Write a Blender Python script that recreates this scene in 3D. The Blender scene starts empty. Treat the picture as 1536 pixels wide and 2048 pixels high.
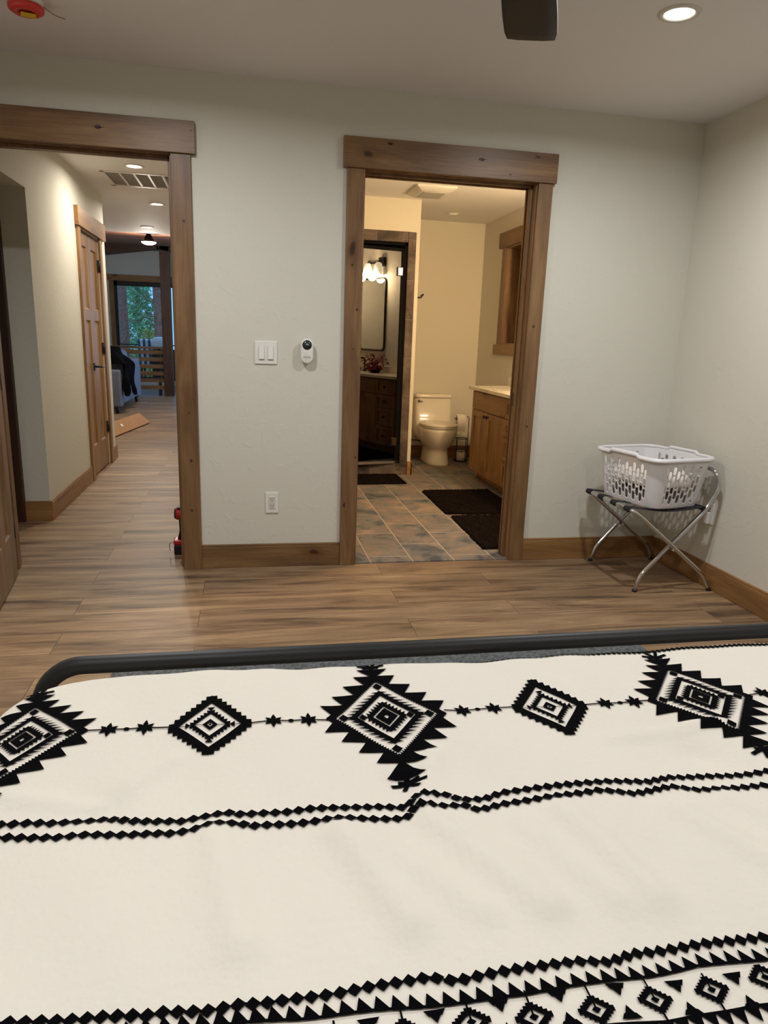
import bpy, math, random
from mathutils import Vector, Matrix
random.seed(7)
S=bpy.context.scene; COL=S.collection
# ---------------------------------------------------------------- camera
cam=bpy.data.cameras.new('camera'); co=bpy.data.objects.new('camera',cam); COL.objects.link(co)
cr=Vector((0.98156587,-0.18798191,0.03451434)); cu=Vector((0.01216553,0.2416717,0.97028181)); cf=Vector((0.19073657,0.95197563,-0.23950359))
CAMPOS=Vector((0,-3.80207,1.26025))
co.matrix_world=Matrix(((cr.x,cu.x,-cf.x,CAMPOS.x),(cr.y,cu.y,-cf.y,CAMPOS.y),(cr.z,cu.z,-cf.z,CAMPOS.z),(0,0,0,1)))
cam.sensor_fit='HORIZONTAL'; cam.sensor_width=36; cam.lens=36*1407.87/1536; cam.clip_start=.05; cam.clip_end=200
S.camera=co
# ---------------------------------------------------------------- world, daylight, exposure
S.view_settings.view_transform='Standard'; S.view_settings.look='None'; S.view_settings.exposure=0.0; S.view_settings.gamma=1
W=bpy.data.worlds.new('dusk_sky'); S.world=W; W.use_nodes=True
bg=W.node_tree.nodes['Background']; bg.inputs[0].default_value=(.15,.36,.66,1); bg.inputs[1].default_value=2.4
def area(name,loc,rot,sx,sy,power,color,shape='RECTANGLE',spread=math.pi):
    l=bpy.data.lights.new(name,'AREA'); l.shape=shape; l.size=sx
    if shape in('RECTANGLE','ELLIPSE'): l.size_y=sy
    l.energy=power; l.color=color; l.spread=spread
    o=bpy.data.objects.new(name,l); COL.objects.link(o); o.location=loc; o.rotation_euler=rot; return o
HP=math.pi/2
# daylight entering the living room by its big side window
area('daylight_side_window',(.12,9.6,1.5),(0,HP,0),2.0,3.4,26,(.66,.80,1.0))
BED_P,BED_REAR,HALL_P,BATH_P=20.0,13.2,17.0,6.8
WARM=(.965,.985,1.0); WARMH=(1.0,.91,.77); WARMB=(1.0,.73,.43)
# ---------------------------------------------------------------- helpers
ORG={}
def setp(o,label=None,cat=None,group=None,kind=None):
    if label:o['label']=label
    if cat:o['category']=cat
    if group:o['group']=group
    if kind:o['kind']=kind
    return o
def thing(name,loc,label=None,cat=None,group=None,kind=None):
    o=bpy.data.objects.new(name,None); COL.objects.link(o); o.location=loc; o.empty_display_size=.1
    ORG[o.name]=Vector(loc); return setp(o,label,cat,group,kind)
class MB:
    def __init__(s): s.v=[];s.f=[];s.sm=[]
    def add(s,vs,fs,smooth=False):
        n=len(s.v); s.v+=[tuple(p) for p in vs]; s.f+=[tuple(i+n for i in f) for f in fs]; s.sm+=[smooth]*len(fs); return s
    def box(s,a,b):
        x0,y0,z0=[min(p,q) for p,q in zip(a,b)];x1,y1,z1=[max(p,q) for p,q in zip(a,b)]
        return s.add([(x0,y0,z0),(x1,y0,z0),(x1,y1,z0),(x0,y1,z0),(x0,y0,z1),(x1,y0,z1),(x1,y1,z1),(x0,y1,z1)],
            [(0,3,2,1),(4,5,6,7),(0,1,5,4),(1,2,6,5),(2,3,7,6),(3,0,4,7)])
    def obox(s,c,ax,ay,az):   # centre and three half-vectors
        c,ax,ay,az=map(Vector,(c,ax,ay,az))
        vs=[c+i*ax+j*ay+k*az for k in(-1,1) for i,j in((-1,-1),(1,-1),(1,1),(-1,1))]
        if ax.cross(ay).dot(az)<0: vs=[c+i*ax+j*ay+k*az for k in(1,-1) for i,j in((-1,-1),(1,-1),(1,1),(-1,1))]
        return s.add(vs,[(0,3,2,1),(4,5,6,7),(0,1,5,4),(1,2,6,5),(2,3,7,6),(3,0,4,7)])
    def tube(s,pts,r,n=12,closed=False,caps=True):
        pts=[Vector(p) for p in pts]; m=len(pts); rr=r if isinstance(r,(list,tuple)) else [r]*m
        T=[]
        for i in range(m):
            a=pts[(i-1)%m] if (closed or i>0) else pts[0]; b=pts[(i+1)%m] if (closed or i<m-1) else pts[-1]
            T.append((b-a).normalized())
        up=Vector((0,0,1)) if abs(T[0].z)<.9 else Vector((1,0,0)); N=(up-T[0]*up.dot(T[0])).normalized(); vs=[]
        for i in range(m):
            N=(N-T[i]*N.dot(T[i])).normalized(); B=T[i].cross(N)
            for k in range(n):
                a=2*math.pi*k/n; vs.append(pts[i]+(N*math.cos(a)+B*math.sin(a))*rr[i])
        fs=[]
        for i in range(m if closed else m-1):
            j=(i+1)%m
            for k in range(n): k2=(k+1)%n; fs.append((i*n+k,i*n+k2,j*n+k2,j*n+k))
        s.add(vs,fs,True)
        if caps and not closed:
            s.add([vs[k] for k in range(n)],[tuple(range(n))[::-1]]); s.add([vs[(m-1)*n+k] for k in range(n)],[tuple(range(n))])
        return s
    def cyl(s,a,b,r,n=24,r2=None): return s.tube([a,b],[r,r if r2 is None else r2],n)
    def lathe(s,prof,c,n=32,axis='z'):
        vs=[]
        for r,h in prof:
            for k in range(n):
                a=2*math.pi*k/n;u,v=r*math.cos(a),r*math.sin(a)
                p={'z':(u,v,h),'y':(u,-h,v),'x':(h,u,v)}[axis]; vs.append((c[0]+p[0],c[1]+p[1],c[2]+p[2]))
        fs=[(i*n+k,i*n+(k+1)%n,(i+1)*n+(k+1)%n,(i+1)*n+k) for i in range(len(prof)-1) for k in range(n)]
        return s.add(vs,fs,True)
    def loft(s,rings,caps=True):
        n=len(rings[0]); vs=[p for r in rings for p in r]
        fs=[(i*n+k,i*n+(k+1)%n,(i+1)*n+(k+1)%n,(i+1)*n+k) for i in range(len(rings)-1) for k in range(n)]
        s.add(vs,fs,True)
        if caps: s.add(rings[0],[tuple(range(n))[::-1]],True); s.add(rings[-1],[tuple(range(n))],True)
        return s
    def prism(s,poly,h0,h1,axis='z'):
        def P(u,v,h): return {'z':(u,v,h),'y':(u,h,v),'x':(h,u,v)}[axis]
        n=len(poly); vs=[P(u,v,h0) for u,v in poly]+[P(u,v,h1) for u,v in poly]
        fs=[tuple(range(n))[::-1],tuple(range(n,2*n))]+[(i,(i+1)%n,n+(i+1)%n,n+i) for i in range(n)]
        return s.add(vs,fs)
    def build(s,name,mat,parent=None,bevel=0,seg=2,label=None,cat=None,group=None,kind=None,subd=0,solid=0,fix=True):
        org=ORG[parent.name] if parent else Vector((0,0,0))
        me=bpy.data.meshes.new(name); me.from_pydata([tuple(Vector(v)-org) for v in s.v],[],s.f)
        me.polygons.foreach_set('use_smooth',s.sm); me.validate(); me.update()
        if fix:
            import bmesh
            b=bmesh.new(); b.from_mesh(me); bmesh.ops.remove_doubles(b,verts=b.verts,dist=1e-6); bmesh.ops.recalc_face_normals(b,faces=b.faces); b.to_mesh(me); b.free()
        me.materials.append(mat)
        o=bpy.data.objects.new(name,me); COL.objects.link(o)
        if parent: o.parent=parent
        ORG[o.name]=org
        if solid: m=o.modifiers.new('s','SOLIDIFY'); m.thickness=solid; m.offset=0
        if bevel: m=o.modifiers.new('b','BEVEL'); m.width=bevel; m.segments=seg; m.limit_method='ANGLE'; m.angle_limit=math.radians(40); m.harden_normals=False
        if subd: m=o.modifiers.new('u','SUBSURF'); m.levels=subd; m.render_levels=subd
        return setp(o,label,cat,group,kind)
def B(*boxes):
    m=MB()
    for i in range(0,len(boxes),2): m.box(boxes[i],boxes[i+1])
    return m
def rrect(cx,cy,hx,hy,r,n=6,z=None,rot=0):
    pts=[]
    for sx,sy,a0 in((1,1,0),(-1,1,90),(-1,-1,180),(1,-1,270)):
        for k in range(n+1):
            a=math.radians(a0+90*k/n); pts.append((sx*(hx-r)+r*math.cos(a),sy*(hy-r)+r*math.sin(a)))
    c,s_=math.cos(rot),math.sin(rot); pts=[(cx+x*c-y*s_,cy+x*s_+y*c) for x,y in pts]
    return pts if z is None else [(x,y,z) for x,y in pts]
def arc(c,u,v,r,a0,a1,n=8):
    c,u,v=map(Vector,(c,u,v)); return [c+(u*math.cos(math.radians(a0+(a1-a0)*k/n))+v*math.sin(math.radians(a0+(a1-a0)*k/n)))*r for k in range(n+1)]
def rpath(pts,r,n=6):  # polyline with rounded corners
    pts=[Vector(p) for p in pts]; out=[pts[0]]
    for i in range(1,len(pts)-1):
        a,b,c=pts[i-1],pts[i],pts[i+1]; d1=(a-b);d2=(c-b); rr=min(r,d1.length*.49,d2.length*.49); p=b+d1.normalized()*rr;q=b+d2.normalized()*rr
        for k in range(n+1): t=k/n; out.append(p*(1-t)**2+b*2*t*(1-t)+q*t*t)
    out.append(pts[-1]); return out
# ---------------------------------------------------------------- materials
def srgb(r,g,b): return tuple(((x/255)/12.92 if x/255<=.04045 else ((x/255+.055)/1.055)**2.4) for x in(r,g,b))+(1,)
def mat0(name):
    m=bpy.data.materials.new(name); m.use_nodes=True; nt=m.node_tree; return m,nt,nt.nodes,nt.links,nt.nodes['Principled BSDF']
def plain(name,col,rough=.5,metal=0,spec=.5,bump=0,bscale=60,emit=None,estr=0,var=.06,vscale=6,coat=0):
    m,nt,N,L,P=mat0(name); tc=N.new('ShaderNodeTexCoord')
    no=N.new('ShaderNodeTexNoise'); no.inputs['Scale'].default_value=vscale; no.inputs['Detail'].default_value=4; L.new(tc.outputs['Object'],no.inputs['Vector'])
    r=N.new('ShaderNodeValToRGB'); c=col
    r.color_ramp.elements[0].position=.3; r.color_ramp.elements[1].position=.7
    r.color_ramp.elements[0].color=tuple(x*(1-var) for x in c[:3])+(1,); r.color_ramp.elements[1].color=tuple(min(1,x*(1+var)) for x in c[:3])+(1,)
    L.new(no.outputs['Fac'],r.inputs[0]); L.new(r.outputs[0],P.inputs['Base Color'])
    P.inputs['Roughness'].default_value=rough; P.inputs['Metallic'].default_value=metal; P.inputs['Specular IOR Level'].default_value=spec; P.inputs['Coat Weight'].default_value=coat
    if bump:
        n2=N.new('ShaderNodeTexNoise'); n2.inputs['Scale'].default_value=bscale; n2.inputs['Detail'].default_value=3; L.new(tc.outputs['Object'],n2.inputs['Vector'])
        b=N.new('ShaderNodeBump'); b.inputs['Strength'].default_value=bump; b.inputs['Distance'].default_value=.004; L.new(n2.outputs['Fac'],b.inputs['Height']); L.new(b.outputs[0],P.inputs['Normal'])
    if emit: P.inputs['Emission Color'].default_value=emit; P.inputs['Emission Strength'].default_value=estr
    return m
def wallpaint(name,col,big=.25):
    m,nt,N,L,P=mat0(name); tc=N.new('ShaderNodeTexCoord'); P.inputs['Base Color'].default_value=col; P.inputs['Roughness'].default_value=.75; P.inputs['Specular IOR Level'].default_value=.3
    a=N.new('ShaderNodeTexNoise'); a.inputs['Scale'].default_value=16; a.inputs['Detail'].default_value=5; a.inputs['Distortion'].default_value=1.2
    b=N.new('ShaderNodeTexNoise'); b.inputs['Scale'].default_value=110; b.inputs['Detail'].default_value=2
    r=N.new('ShaderNodeValToRGB'); r.color_ramp.elements[0].position=.55; r.color_ramp.elements[1].position=.64
    for x in(a,b): L.new(tc.outputs['Object'],x.inputs['Vector'])
    L.new(a.outputs['Fac'],r.inputs[0]); mx=N.new('ShaderNodeMath'); mx.operation='MULTIPLY_ADD'; L.new(b.outputs['Fac'],mx.inputs[0]); mx.inputs[1].default_value=.35; L.new(r.outputs[0],mx.inputs[2])
    bp=N.new('ShaderNodeBump'); bp.inputs['Strength'].default_value=big; bp.inputs['Distance'].default_value=.002; L.new(mx.outputs[0],bp.inputs['Height']); L.new(bp.outputs[0],P.inputs['Normal'])
    return m
def wood(name,axis,cols,rough=.42,knots=True,kscale=1.0):
    m,nt,N,L,P=mat0(name); tc=N.new('ShaderNodeTexCoord'); oi=N.new('ShaderNodeObjectInfo')
    sc=N.new('ShaderNodeMath'); sc.operation='MULTIPLY'; sc.inputs[1].default_value=17.; L.new(oi.outputs['Random'],sc.inputs[0])
    add=N.new('ShaderNodeVectorMath'); add.operation='ADD'; L.new(tc.outputs['Object'],add.inputs[0]); L.new(sc.outputs[0],add.inputs[1])
    def mp(al,ac):
        q=N.new('ShaderNodeMapping'); v=[ac]*3; v['xyz'.index(axis)]=al; q.inputs['Scale'].default_value=v; L.new(add.outputs[0],q.inputs['Vector']); return q
    g=N.new('ShaderNodeTexNoise'); g.inputs['Scale'].default_value=1; g.inputs['Detail'].default_value=6; g.inputs['Roughness'].default_value=.6; g.inputs['Distortion'].default_value=.9; L.new(mp(1.1,9).outputs[0],g.inputs['Vector'])
    f=N.new('ShaderNodeTexNoise'); f.inputs['Scale'].default_value=1; f.inputs['Detail'].default_value=3; L.new(mp(5,150).outputs[0],f.inputs['Vector'])
    r=N.new('ShaderNodeValToRGB'); e=r.color_ramp.elements; e[0].position=.28; e[1].position=.74; e[0].color=cols[0]; e[1].color=cols[2]; k=e.new(.5); k.color=cols[1]
    L.new(g.outputs['Fac'],r.inputs[0])
    mx=N.new('ShaderNodeMix'); mx.data_type='RGBA'; mx.blend_type='MULTIPLY'; mx.inputs['Factor'].default_value=.45; L.new(r.outputs[0],mx.inputs['A'])
    r2=N.new('ShaderNodeValToRGB'); r2.color_ramp.elements[0].position=.3; r2.color_ramp.elements[1].position=.6; r2.color_ramp.elements[0].color=(.55,.5,.45,1); L.new(f.outputs['Fac'],r2.inputs[0]); L.new(r2.outputs[0],mx.inputs['B'])
    out=mx.outputs['Result']
    if knots:
        vo=N.new('ShaderNodeTexVoronoi'); vo.inputs['Scale'].default_value=kscale; vo.inputs['Randomness'].default_value=1
        nd=N.new('ShaderNodeTexNoise'); nd.inputs['Scale'].default_value=9; L.new(add.outputs[0],nd.inputs['Vector'])
        av=N.new('ShaderNodeVectorMath'); av.operation='MULTIPLY_ADD'; av.inputs[1].default_value=(.22,.22,.22); L.new(nd.outputs['Color'],av.inputs[0]); L.new(mp(2.6,5.2).outputs[0],av.inputs[2]); L.new(av.outputs[0],vo.inputs['Vector'])
        rk=N.new('ShaderNodeValToRGB'); q=rk.color_ramp.elements; q[0].position=.0; q[0].color=(.10,.07,.05,1); q[1].position=.26; q[1].color=(1,1,1,1); w=q.new(.075); w.color=(.35,.27,.2,1); w=q.new(.10); w.color=(.78,.7,.62,1)
        L.new(vo.outputs['Distance'],rk.inputs[0])
        m2=N.new('ShaderNodeMix'); m2.data_type='RGBA'; m2.blend_type='MULTIPLY'; m2.inputs['Factor'].default_value=1; L.new(out,m2.inputs['A']); L.new(rk.outputs[0],m2.inputs['B']); out=m2.outputs['Result']
    L.new(out,P.inputs['Base Color']); P.inputs['Roughness'].default_value=rough; P.inputs['Specular IOR Level'].default_value=.4
    b=N.new('ShaderNodeBump'); b.inputs['Strength'].default_value=.15; b.inputs['Distance'].default_value=.002; L.new(f.outputs['Fac'],b.inputs['Height']); L.new(b.outputs[0],P.inputs['Normal'])
    return m
def plankfloor(name):
    m,nt,N,L,P=mat0(name); tc=N.new('ShaderNodeTexCoord'); mp=N.new('ShaderNodeMapping'); mp.inputs['Location'].default_value=(.22,.215,0); L.new(tc.outputs['Object'],mp.inputs['Vector'])
    br=N.new('ShaderNodeTexBrick'); br.offset=.37; br.offset_frequency=2; br.squash=1
    for k,v in(('Scale',1),('Mortar Size',.0012),('Mortar Smooth',.1),('Brick Width',1.5),('Row Height',.205),('Bias',0)): br.inputs[k].default_value=v
    br.inputs['Color1'].default_value=(0,0,0,1); br.inputs['Color2'].default_value=(1,1,1,1); br.inputs['Mortar'].default_value=(.5,.5,.5,1); L.new(mp.outputs[0],br.inputs['Vector'])
    off=N.new('ShaderNodeVectorMath'); off.operation='MULTIPLY_ADD'; off.inputs[1].default_value=(7.3,3.1,11.7); L.new(br.outputs['Color'],off.inputs[0]); L.new(tc.outputs['Object'],off.inputs[2])
    def mpp(sx,sy,off=off):
        q=N.new('ShaderNodeMapping'); q.inputs['Scale'].default_value=(sx,sy,sy); L.new(off.outputs[0],q.inputs['Vector']); return q
    a=N.new('ShaderNodeTexNoise'); a.inputs['Scale'].default_value=1; a.inputs['Detail'].default_value=5; a.inputs['Roughness'].default_value=.62; a.inputs['Distortion'].default_value=.5; L.new(mpp(1.5,13).outputs[0],a.inputs['Vector'])
    f=N.new('ShaderNodeTexNoise'); f.inputs['Scale'].default_value=1; f.inputs['Detail'].default_value=4; f.inputs['Roughness'].default_value=.7; L.new(mpp(5,95).outputs[0],f.inputs['Vector'])
    r=N.new('ShaderNodeValToRGB'); e=r.color_ramp.elements; e[0].position=.30; e[0].color=srgb(84,66,51); e[1].position=.70; e[1].color=srgb(172,145,112); k=e.new(.47); k.color=srgb(138,112,85)
    L.new(a.outputs['Fac'],r.inputs[0])
    r2=N.new('ShaderNodeValToRGB'); r2.color_ramp.elements[0].position=.3; r2.color_ramp.elements[1].position=.62; r2.color_ramp.elements[0].color=(.62,.57,.53,1); L.new(f.outputs['Fac'],r2.inputs[0])
    mx=N.new('ShaderNodeMix'); mx.data_type='RGBA'; mx.blend_type='MULTIPLY'; mx.inputs['Factor'].default_value=.6; L.new(r.outputs[0],mx.inputs['A']); L.new(r2.outputs[0],mx.inputs['B'])
    rb=N.new('ShaderNodeValToRGB'); rb.color_ramp.elements[0].color=(.80,.79,.80,1); rb.color_ramp.elements[1].color=(1.08,1.05,1.0,1); L.new(br.outputs['Color'],rb.inputs[0])
    m2=N.new('ShaderNodeMix'); m2.data_type='RGBA'; m2.blend_type='MULTIPLY'; m2.inputs['Factor'].default_value=1; L.new(mx.outputs['Result'],m2.inputs['A']); L.new(rb.outputs[0],m2.inputs['B'])
    m3=N.new('ShaderNodeMix'); m3.data_type='RGBA'; L.new(br.outputs['Fac'],m3.inputs['Factor']); L.new(m2.outputs['Result'],m3.inputs['A']); m3.inputs['B'].default_value=srgb(70,52,40)
    L.new(m3.outputs['Result'],P.inputs['Base Color']); P.inputs['Roughness'].default_value=.5; P.inputs['Specular IOR Level'].default_value=.35
    b=N.new('ShaderNodeBump'); b.inputs['Strength'].default_value=.3; b.inputs['Distance'].default_value=.0015; sb=N.new('ShaderNodeMath'); sb.operation='SUBTRACT'; L.new(f.outputs['Fac'],sb.inputs[0]); L.new(br.outputs['Fac'],sb.inputs[1]); L.new(sb.outputs[0],b.inputs['Height']); L.new(b.outputs[0],P.inputs['Normal'])
    return m
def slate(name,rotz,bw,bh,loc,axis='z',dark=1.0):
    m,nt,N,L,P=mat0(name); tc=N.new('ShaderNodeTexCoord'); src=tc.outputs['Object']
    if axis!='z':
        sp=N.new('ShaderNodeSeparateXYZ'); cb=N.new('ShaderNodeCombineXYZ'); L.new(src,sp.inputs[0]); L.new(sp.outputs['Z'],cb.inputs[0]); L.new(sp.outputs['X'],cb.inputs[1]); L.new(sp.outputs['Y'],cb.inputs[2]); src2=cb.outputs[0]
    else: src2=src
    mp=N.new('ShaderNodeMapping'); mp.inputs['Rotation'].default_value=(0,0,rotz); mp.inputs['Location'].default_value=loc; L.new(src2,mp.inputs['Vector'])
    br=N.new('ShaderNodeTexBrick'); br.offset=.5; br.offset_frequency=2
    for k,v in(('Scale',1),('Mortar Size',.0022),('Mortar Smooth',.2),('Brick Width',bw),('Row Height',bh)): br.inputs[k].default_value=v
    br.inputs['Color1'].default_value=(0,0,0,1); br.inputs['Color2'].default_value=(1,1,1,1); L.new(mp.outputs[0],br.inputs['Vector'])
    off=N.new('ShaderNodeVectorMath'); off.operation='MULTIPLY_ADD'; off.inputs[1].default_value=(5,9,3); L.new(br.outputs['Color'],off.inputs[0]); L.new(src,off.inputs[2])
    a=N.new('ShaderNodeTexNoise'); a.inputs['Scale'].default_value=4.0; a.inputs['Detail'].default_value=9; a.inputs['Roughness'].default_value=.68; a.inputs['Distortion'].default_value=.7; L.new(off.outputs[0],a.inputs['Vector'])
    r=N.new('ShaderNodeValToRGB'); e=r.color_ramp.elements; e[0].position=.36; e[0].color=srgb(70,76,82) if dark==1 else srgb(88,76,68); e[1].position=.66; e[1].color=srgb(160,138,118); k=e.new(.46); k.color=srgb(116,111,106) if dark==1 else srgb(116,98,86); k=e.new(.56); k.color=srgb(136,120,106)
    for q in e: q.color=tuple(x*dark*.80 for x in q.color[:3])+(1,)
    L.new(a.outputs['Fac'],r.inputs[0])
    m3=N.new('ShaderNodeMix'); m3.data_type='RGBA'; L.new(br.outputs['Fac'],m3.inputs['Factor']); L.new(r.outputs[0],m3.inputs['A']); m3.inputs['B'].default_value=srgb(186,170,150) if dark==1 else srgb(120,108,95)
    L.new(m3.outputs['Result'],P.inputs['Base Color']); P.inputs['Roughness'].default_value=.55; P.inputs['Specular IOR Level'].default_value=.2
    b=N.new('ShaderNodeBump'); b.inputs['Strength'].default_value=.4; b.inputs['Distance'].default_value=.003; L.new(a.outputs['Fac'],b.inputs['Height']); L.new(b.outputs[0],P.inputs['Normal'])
    return m
def emitter(name,col,strength):
    m,nt,N,L,P=mat0(name); P.inputs['Base Color'].default_value=(1,1,1,1); P.inputs['Emission Color'].default_value=col+(1,); P.inputs['Emission Strength'].default_value=strength; return m
M={}
M['wall']=wallpaint('painted_wall',srgb(209,205,192)); M['wallR']=wallpaint('painted_side_wall',srgb(212,207,194))
M['bathwall']=wallpaint('bath_wall_paint',srgb(214,206,186),.12)
M['ceil']=wallpaint('ceiling_paint',srgb(226,223,221),.12)
A_=[srgb(90,66,42),srgb(121,90,59),srgb(146,112,75)]
for ax in 'xyz': M['w'+ax]=wood('knotty_alder_'+ax,ax,A_)
O_=[srgb(116,83,50),srgb(147,108,65),srgb(170,130,82)]
for ax in 'xyz': M['o'+ax]=wood('honey_alder_'+ax,ax,O_,kscale=.8)
D_=[srgb(46,26,16),srgb(62,36,22),srgb(80,48,30)]
for ax in 'xyz': M['d'+ax]=wood('dark_timber_'+ax,ax,D_,.5,False)
M['floor']=plankfloor('vinyl_planks'); M['slate']=slate('slate_floor_tile',HP,.5,.25,(-.395,.055,0))
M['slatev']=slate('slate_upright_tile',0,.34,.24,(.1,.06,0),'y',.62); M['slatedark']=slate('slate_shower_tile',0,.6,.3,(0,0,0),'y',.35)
M['white']=plain('white_plastic',srgb(225,222,216),.35,var=.01); M['offwhite']=plain('vent_white',srgb(205,200,190),.5,var=.02)
M['grille']=plain('vent_louvre_grey',srgb(168,164,154),.6,bump=.6,bscale=200)
M['black']=plain('black_metal',srgb(22,21,22),.38,var=.1); M['matblack']=plain('matte_black',srgb(15,15,17),.5,var=.08)
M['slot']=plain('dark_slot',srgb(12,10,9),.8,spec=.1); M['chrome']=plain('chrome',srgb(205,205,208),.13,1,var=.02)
M['strap']=plain('black_webbing',srgb(20,20,22),.8,bump=.5,bscale=400)
M['basket']=plain('white_basket_plastic',srgb(226,224,226),.3,var=.01); M['towel']=plain('white_terry',srgb(232,222,212),.9,bump=.9,bscale=180,var=.03)
M['greycloth']=plain('grey_patterned_cloth',srgb(120,108,108),.9,bump=.8,bscale=120,var=.5,vscale=30)
M['porcelain']=plain('porcelain',srgb(228,218,198),.14,var=.01,spec=.35); M['paper']=plain('tissue_paper',srgb(235,225,208),.95,bump=.4,bscale=200,var=.02)
M['counter']=plain('pale_stone_counter',srgb(218,208,190),.25,var=.12,vscale=14); M['bathmat']=plain('brown_shag',srgb(22,16,13),1,spec=.04,bump=1,bscale=160,var=.35,vscale=60)
M['comf']=plain('cream_cotton',srgb(234,227,215),.95,bump=.35,bscale=90,var=.012,vscale=3,spec=.15); M['emb']=plain('black_embroidery_thread',srgb(8,8,11),.95,bump=.6,bscale=700,var=.2,vscale=120,spec=.05)
M['matt']=plain('mattress_ticking',srgb(215,212,205),.9,var=.02); M['rug']=plain('grey_woven_rug',srgb(92,96,98),1,bump=1,bscale=260,var=.55,vscale=70)
M['sofa']=plain('blue_grey_upholstery',srgb(98,104,122),.9,bump=.5,bscale=300,var=.06); M['jacket']=plain('black_jacket_cloth',srgb(6,6,8),.95,spec=.05,bump=.7,bscale=60,var=.2)
M['card']=plain('tan_cardboard',srgb(168,120,58),.7,var=.05); M['red']=plain('red_plastic',srgb(178,26,34),.35,var=.05); M['redcap']=plain('translucent_red_cap',srgb(205,52,48),.3,var=.04)
M['yellow']=plain('yellow_plastic',srgb(214,176,10),.4,var=.1); M['wire']=plain('brass_wire',srgb(160,120,60),.4,.6)
M['screen']=plain('dark_sensor_lens',srgb(42,44,44),.15,var=.15,vscale=90); M['print']=plain('grey_print',srgb(120,120,118),.5); M['lens']=plain('white_marks',srgb(200,205,205),.3)
M['leaf']=plain('red_leaves',srgb(130,22,20),.7,var=.4,vscale=40); M['trunk']=plain('pine_bark',srgb(140,92,74),.9,bump=1,bscale=30,var=.45,vscale=14)
M['needle']=plain('pine_needles',srgb(140,190,135),.7,var=.5,vscale=1.6); M['bush']=plain('broadleaf_bush',srgb(185,180,100),.7,var=.45,vscale=4); M['ground']=plain('forest_ground',srgb(90,84,66),1,var=.4)
M['pillow']=plain('white_pillow_cloth',srgb(240,242,245),.9,var=.02); M['bottle']=plain('amber_soap',srgb(40,26,18),.3)
M['led']=emitter('downlight_lens',(1,.93,.78),14); M['ledoff']=plain('dim_downlight_lens',srgb(235,215,180),.4,emit=(1,.8,.5,1),estr=.35)
M['shade']=emitter('lit_glass_shade',(1,.80,.50),3.0)
def stripes():
    m,nt,N,L,P=mat0('blue_striped_canvas'); tc=N.new('ShaderNodeTexCoord'); w=N.new('ShaderNodeTexWave'); w.wave_type='BANDS'; w.bands_direction='X'; w.inputs['Scale'].default_value=2.6; L.new(tc.outputs['Object'],w.inputs['Vector'])
    r=N.new('ShaderNodeValToRGB'); r.color_ramp.interpolation='CONSTANT'; r.color_ramp.elements[0].color=srgb(60,92,122); r.color_ramp.elements[1].position=.5; r.color_ramp.elements[1].color=srgb(232,240,246)
    L.new(w.outputs['Fac'],r.inputs[0]); L.new(r.outputs[0],P.inputs['Base Color']); P.inputs['Roughness'].default_value=.9; return m
M['stripe']=stripes()
def glass(name,tint,gl,rough=0.0,ior=1.45):
    m,nt,N,L,P=mat0(name); N.remove(P); out=N['Material Output']; t=N.new('ShaderNodeBsdfTransparent'); t.inputs[0].default_value=tint; g=N.new('ShaderNodeBsdfGlossy'); g.inputs['Roughness'].default_value=rough
    x=N.new('ShaderNodeMixShader'); fr=N.new('ShaderNodeLayerWeight'); fr.inputs['Blend'].default_value=.35
    ma=N.new('ShaderNodeMath'); ma.operation='MULTIPLY_ADD'; ma.inputs[1].default_value=.5; ma.inputs[2].default_value=gl; ma.use_clamp=True; L.new(fr.outputs['Fresnel'],ma.inputs[0]); L.new(ma.outputs[0],x.inputs[0]); L.new(t.outputs[0],x.inputs[1]); L.new(g.outputs[0],x.inputs[2]); L.new(x.outputs[0],out.inputs[0]); return m
M['glass']=glass('window_glass',(.93,.96,.97,1),.02); M['shglass']=glass('tinted_shower_glass',(.04,.035,.03,1),.12)
def mirror():
    m,nt,N,L,P=mat0('silvered_mirror'); P.inputs['Base Color'].default_value=(.86,.88,.86,1); P.inputs['Metallic'].default_value=1; P.inputs['Roughness'].default_value=.03; return m
M['mirror']=mirror()
def vault():
    m,nt,N,L,P=mat0('vault_planks'); tc=N.new('ShaderNodeTexCoord'); mp=N.new('ShaderNodeMapping'); mp.inputs['Rotation'].default_value=(0,0,.6); L.new(tc.outputs['Object'],mp.inputs['Vector'])
    br=N.new('ShaderNodeTexBrick')
    for k,v in(('Scale',1),('Mortar Size',.008),('Brick Width',3.0),('Row Height',.15)): br.inputs[k].default_value=v
    br.inputs['Color1'].default_value=srgb(104,70,54); br.inputs['Color2'].default_value=srgb(128,88,68); br.inputs['Mortar'].default_value=srgb(50,32,24); L.new(mp.outputs[0],br.inputs['Vector']); L.new(br.outputs['Color'],P.inputs['Base Color']); P.inputs['Roughness'].default_value=.5; return m
M['vault']=vault()
# ================================================================ SETTING
ST='structure'
CZ=2.445
B((-4.6,-5.3,-.1),(2.8,13.7,0)).build('floor',M['floor'],kind=ST)
B((.37,.03,-.02),(2.47,3.70,.004)).build('floor_bathroom',M['slate'],kind=ST)
B((.605,.0,.0),(1.520,.05,.006)).build('trim_threshold',M['slate'],kind=ST)
B((-4.6,-5.3,CZ),(2.8,6.0,CZ+.08)).build('ceiling',M['ceil'],kind=ST)
# wall between bedroom and hall / bathroom
B((-1.45,0,0),(-1.225,.14,CZ),(-1.225,0,2.10),(-.325,.14,CZ),(-.325,0,0),(.585,.14,CZ),(.585,0,2.10),(1.54,.14,CZ),(1.54,0,0),(2.465,.14,CZ)).build('wall_front',M['wall'],kind=ST)
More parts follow.
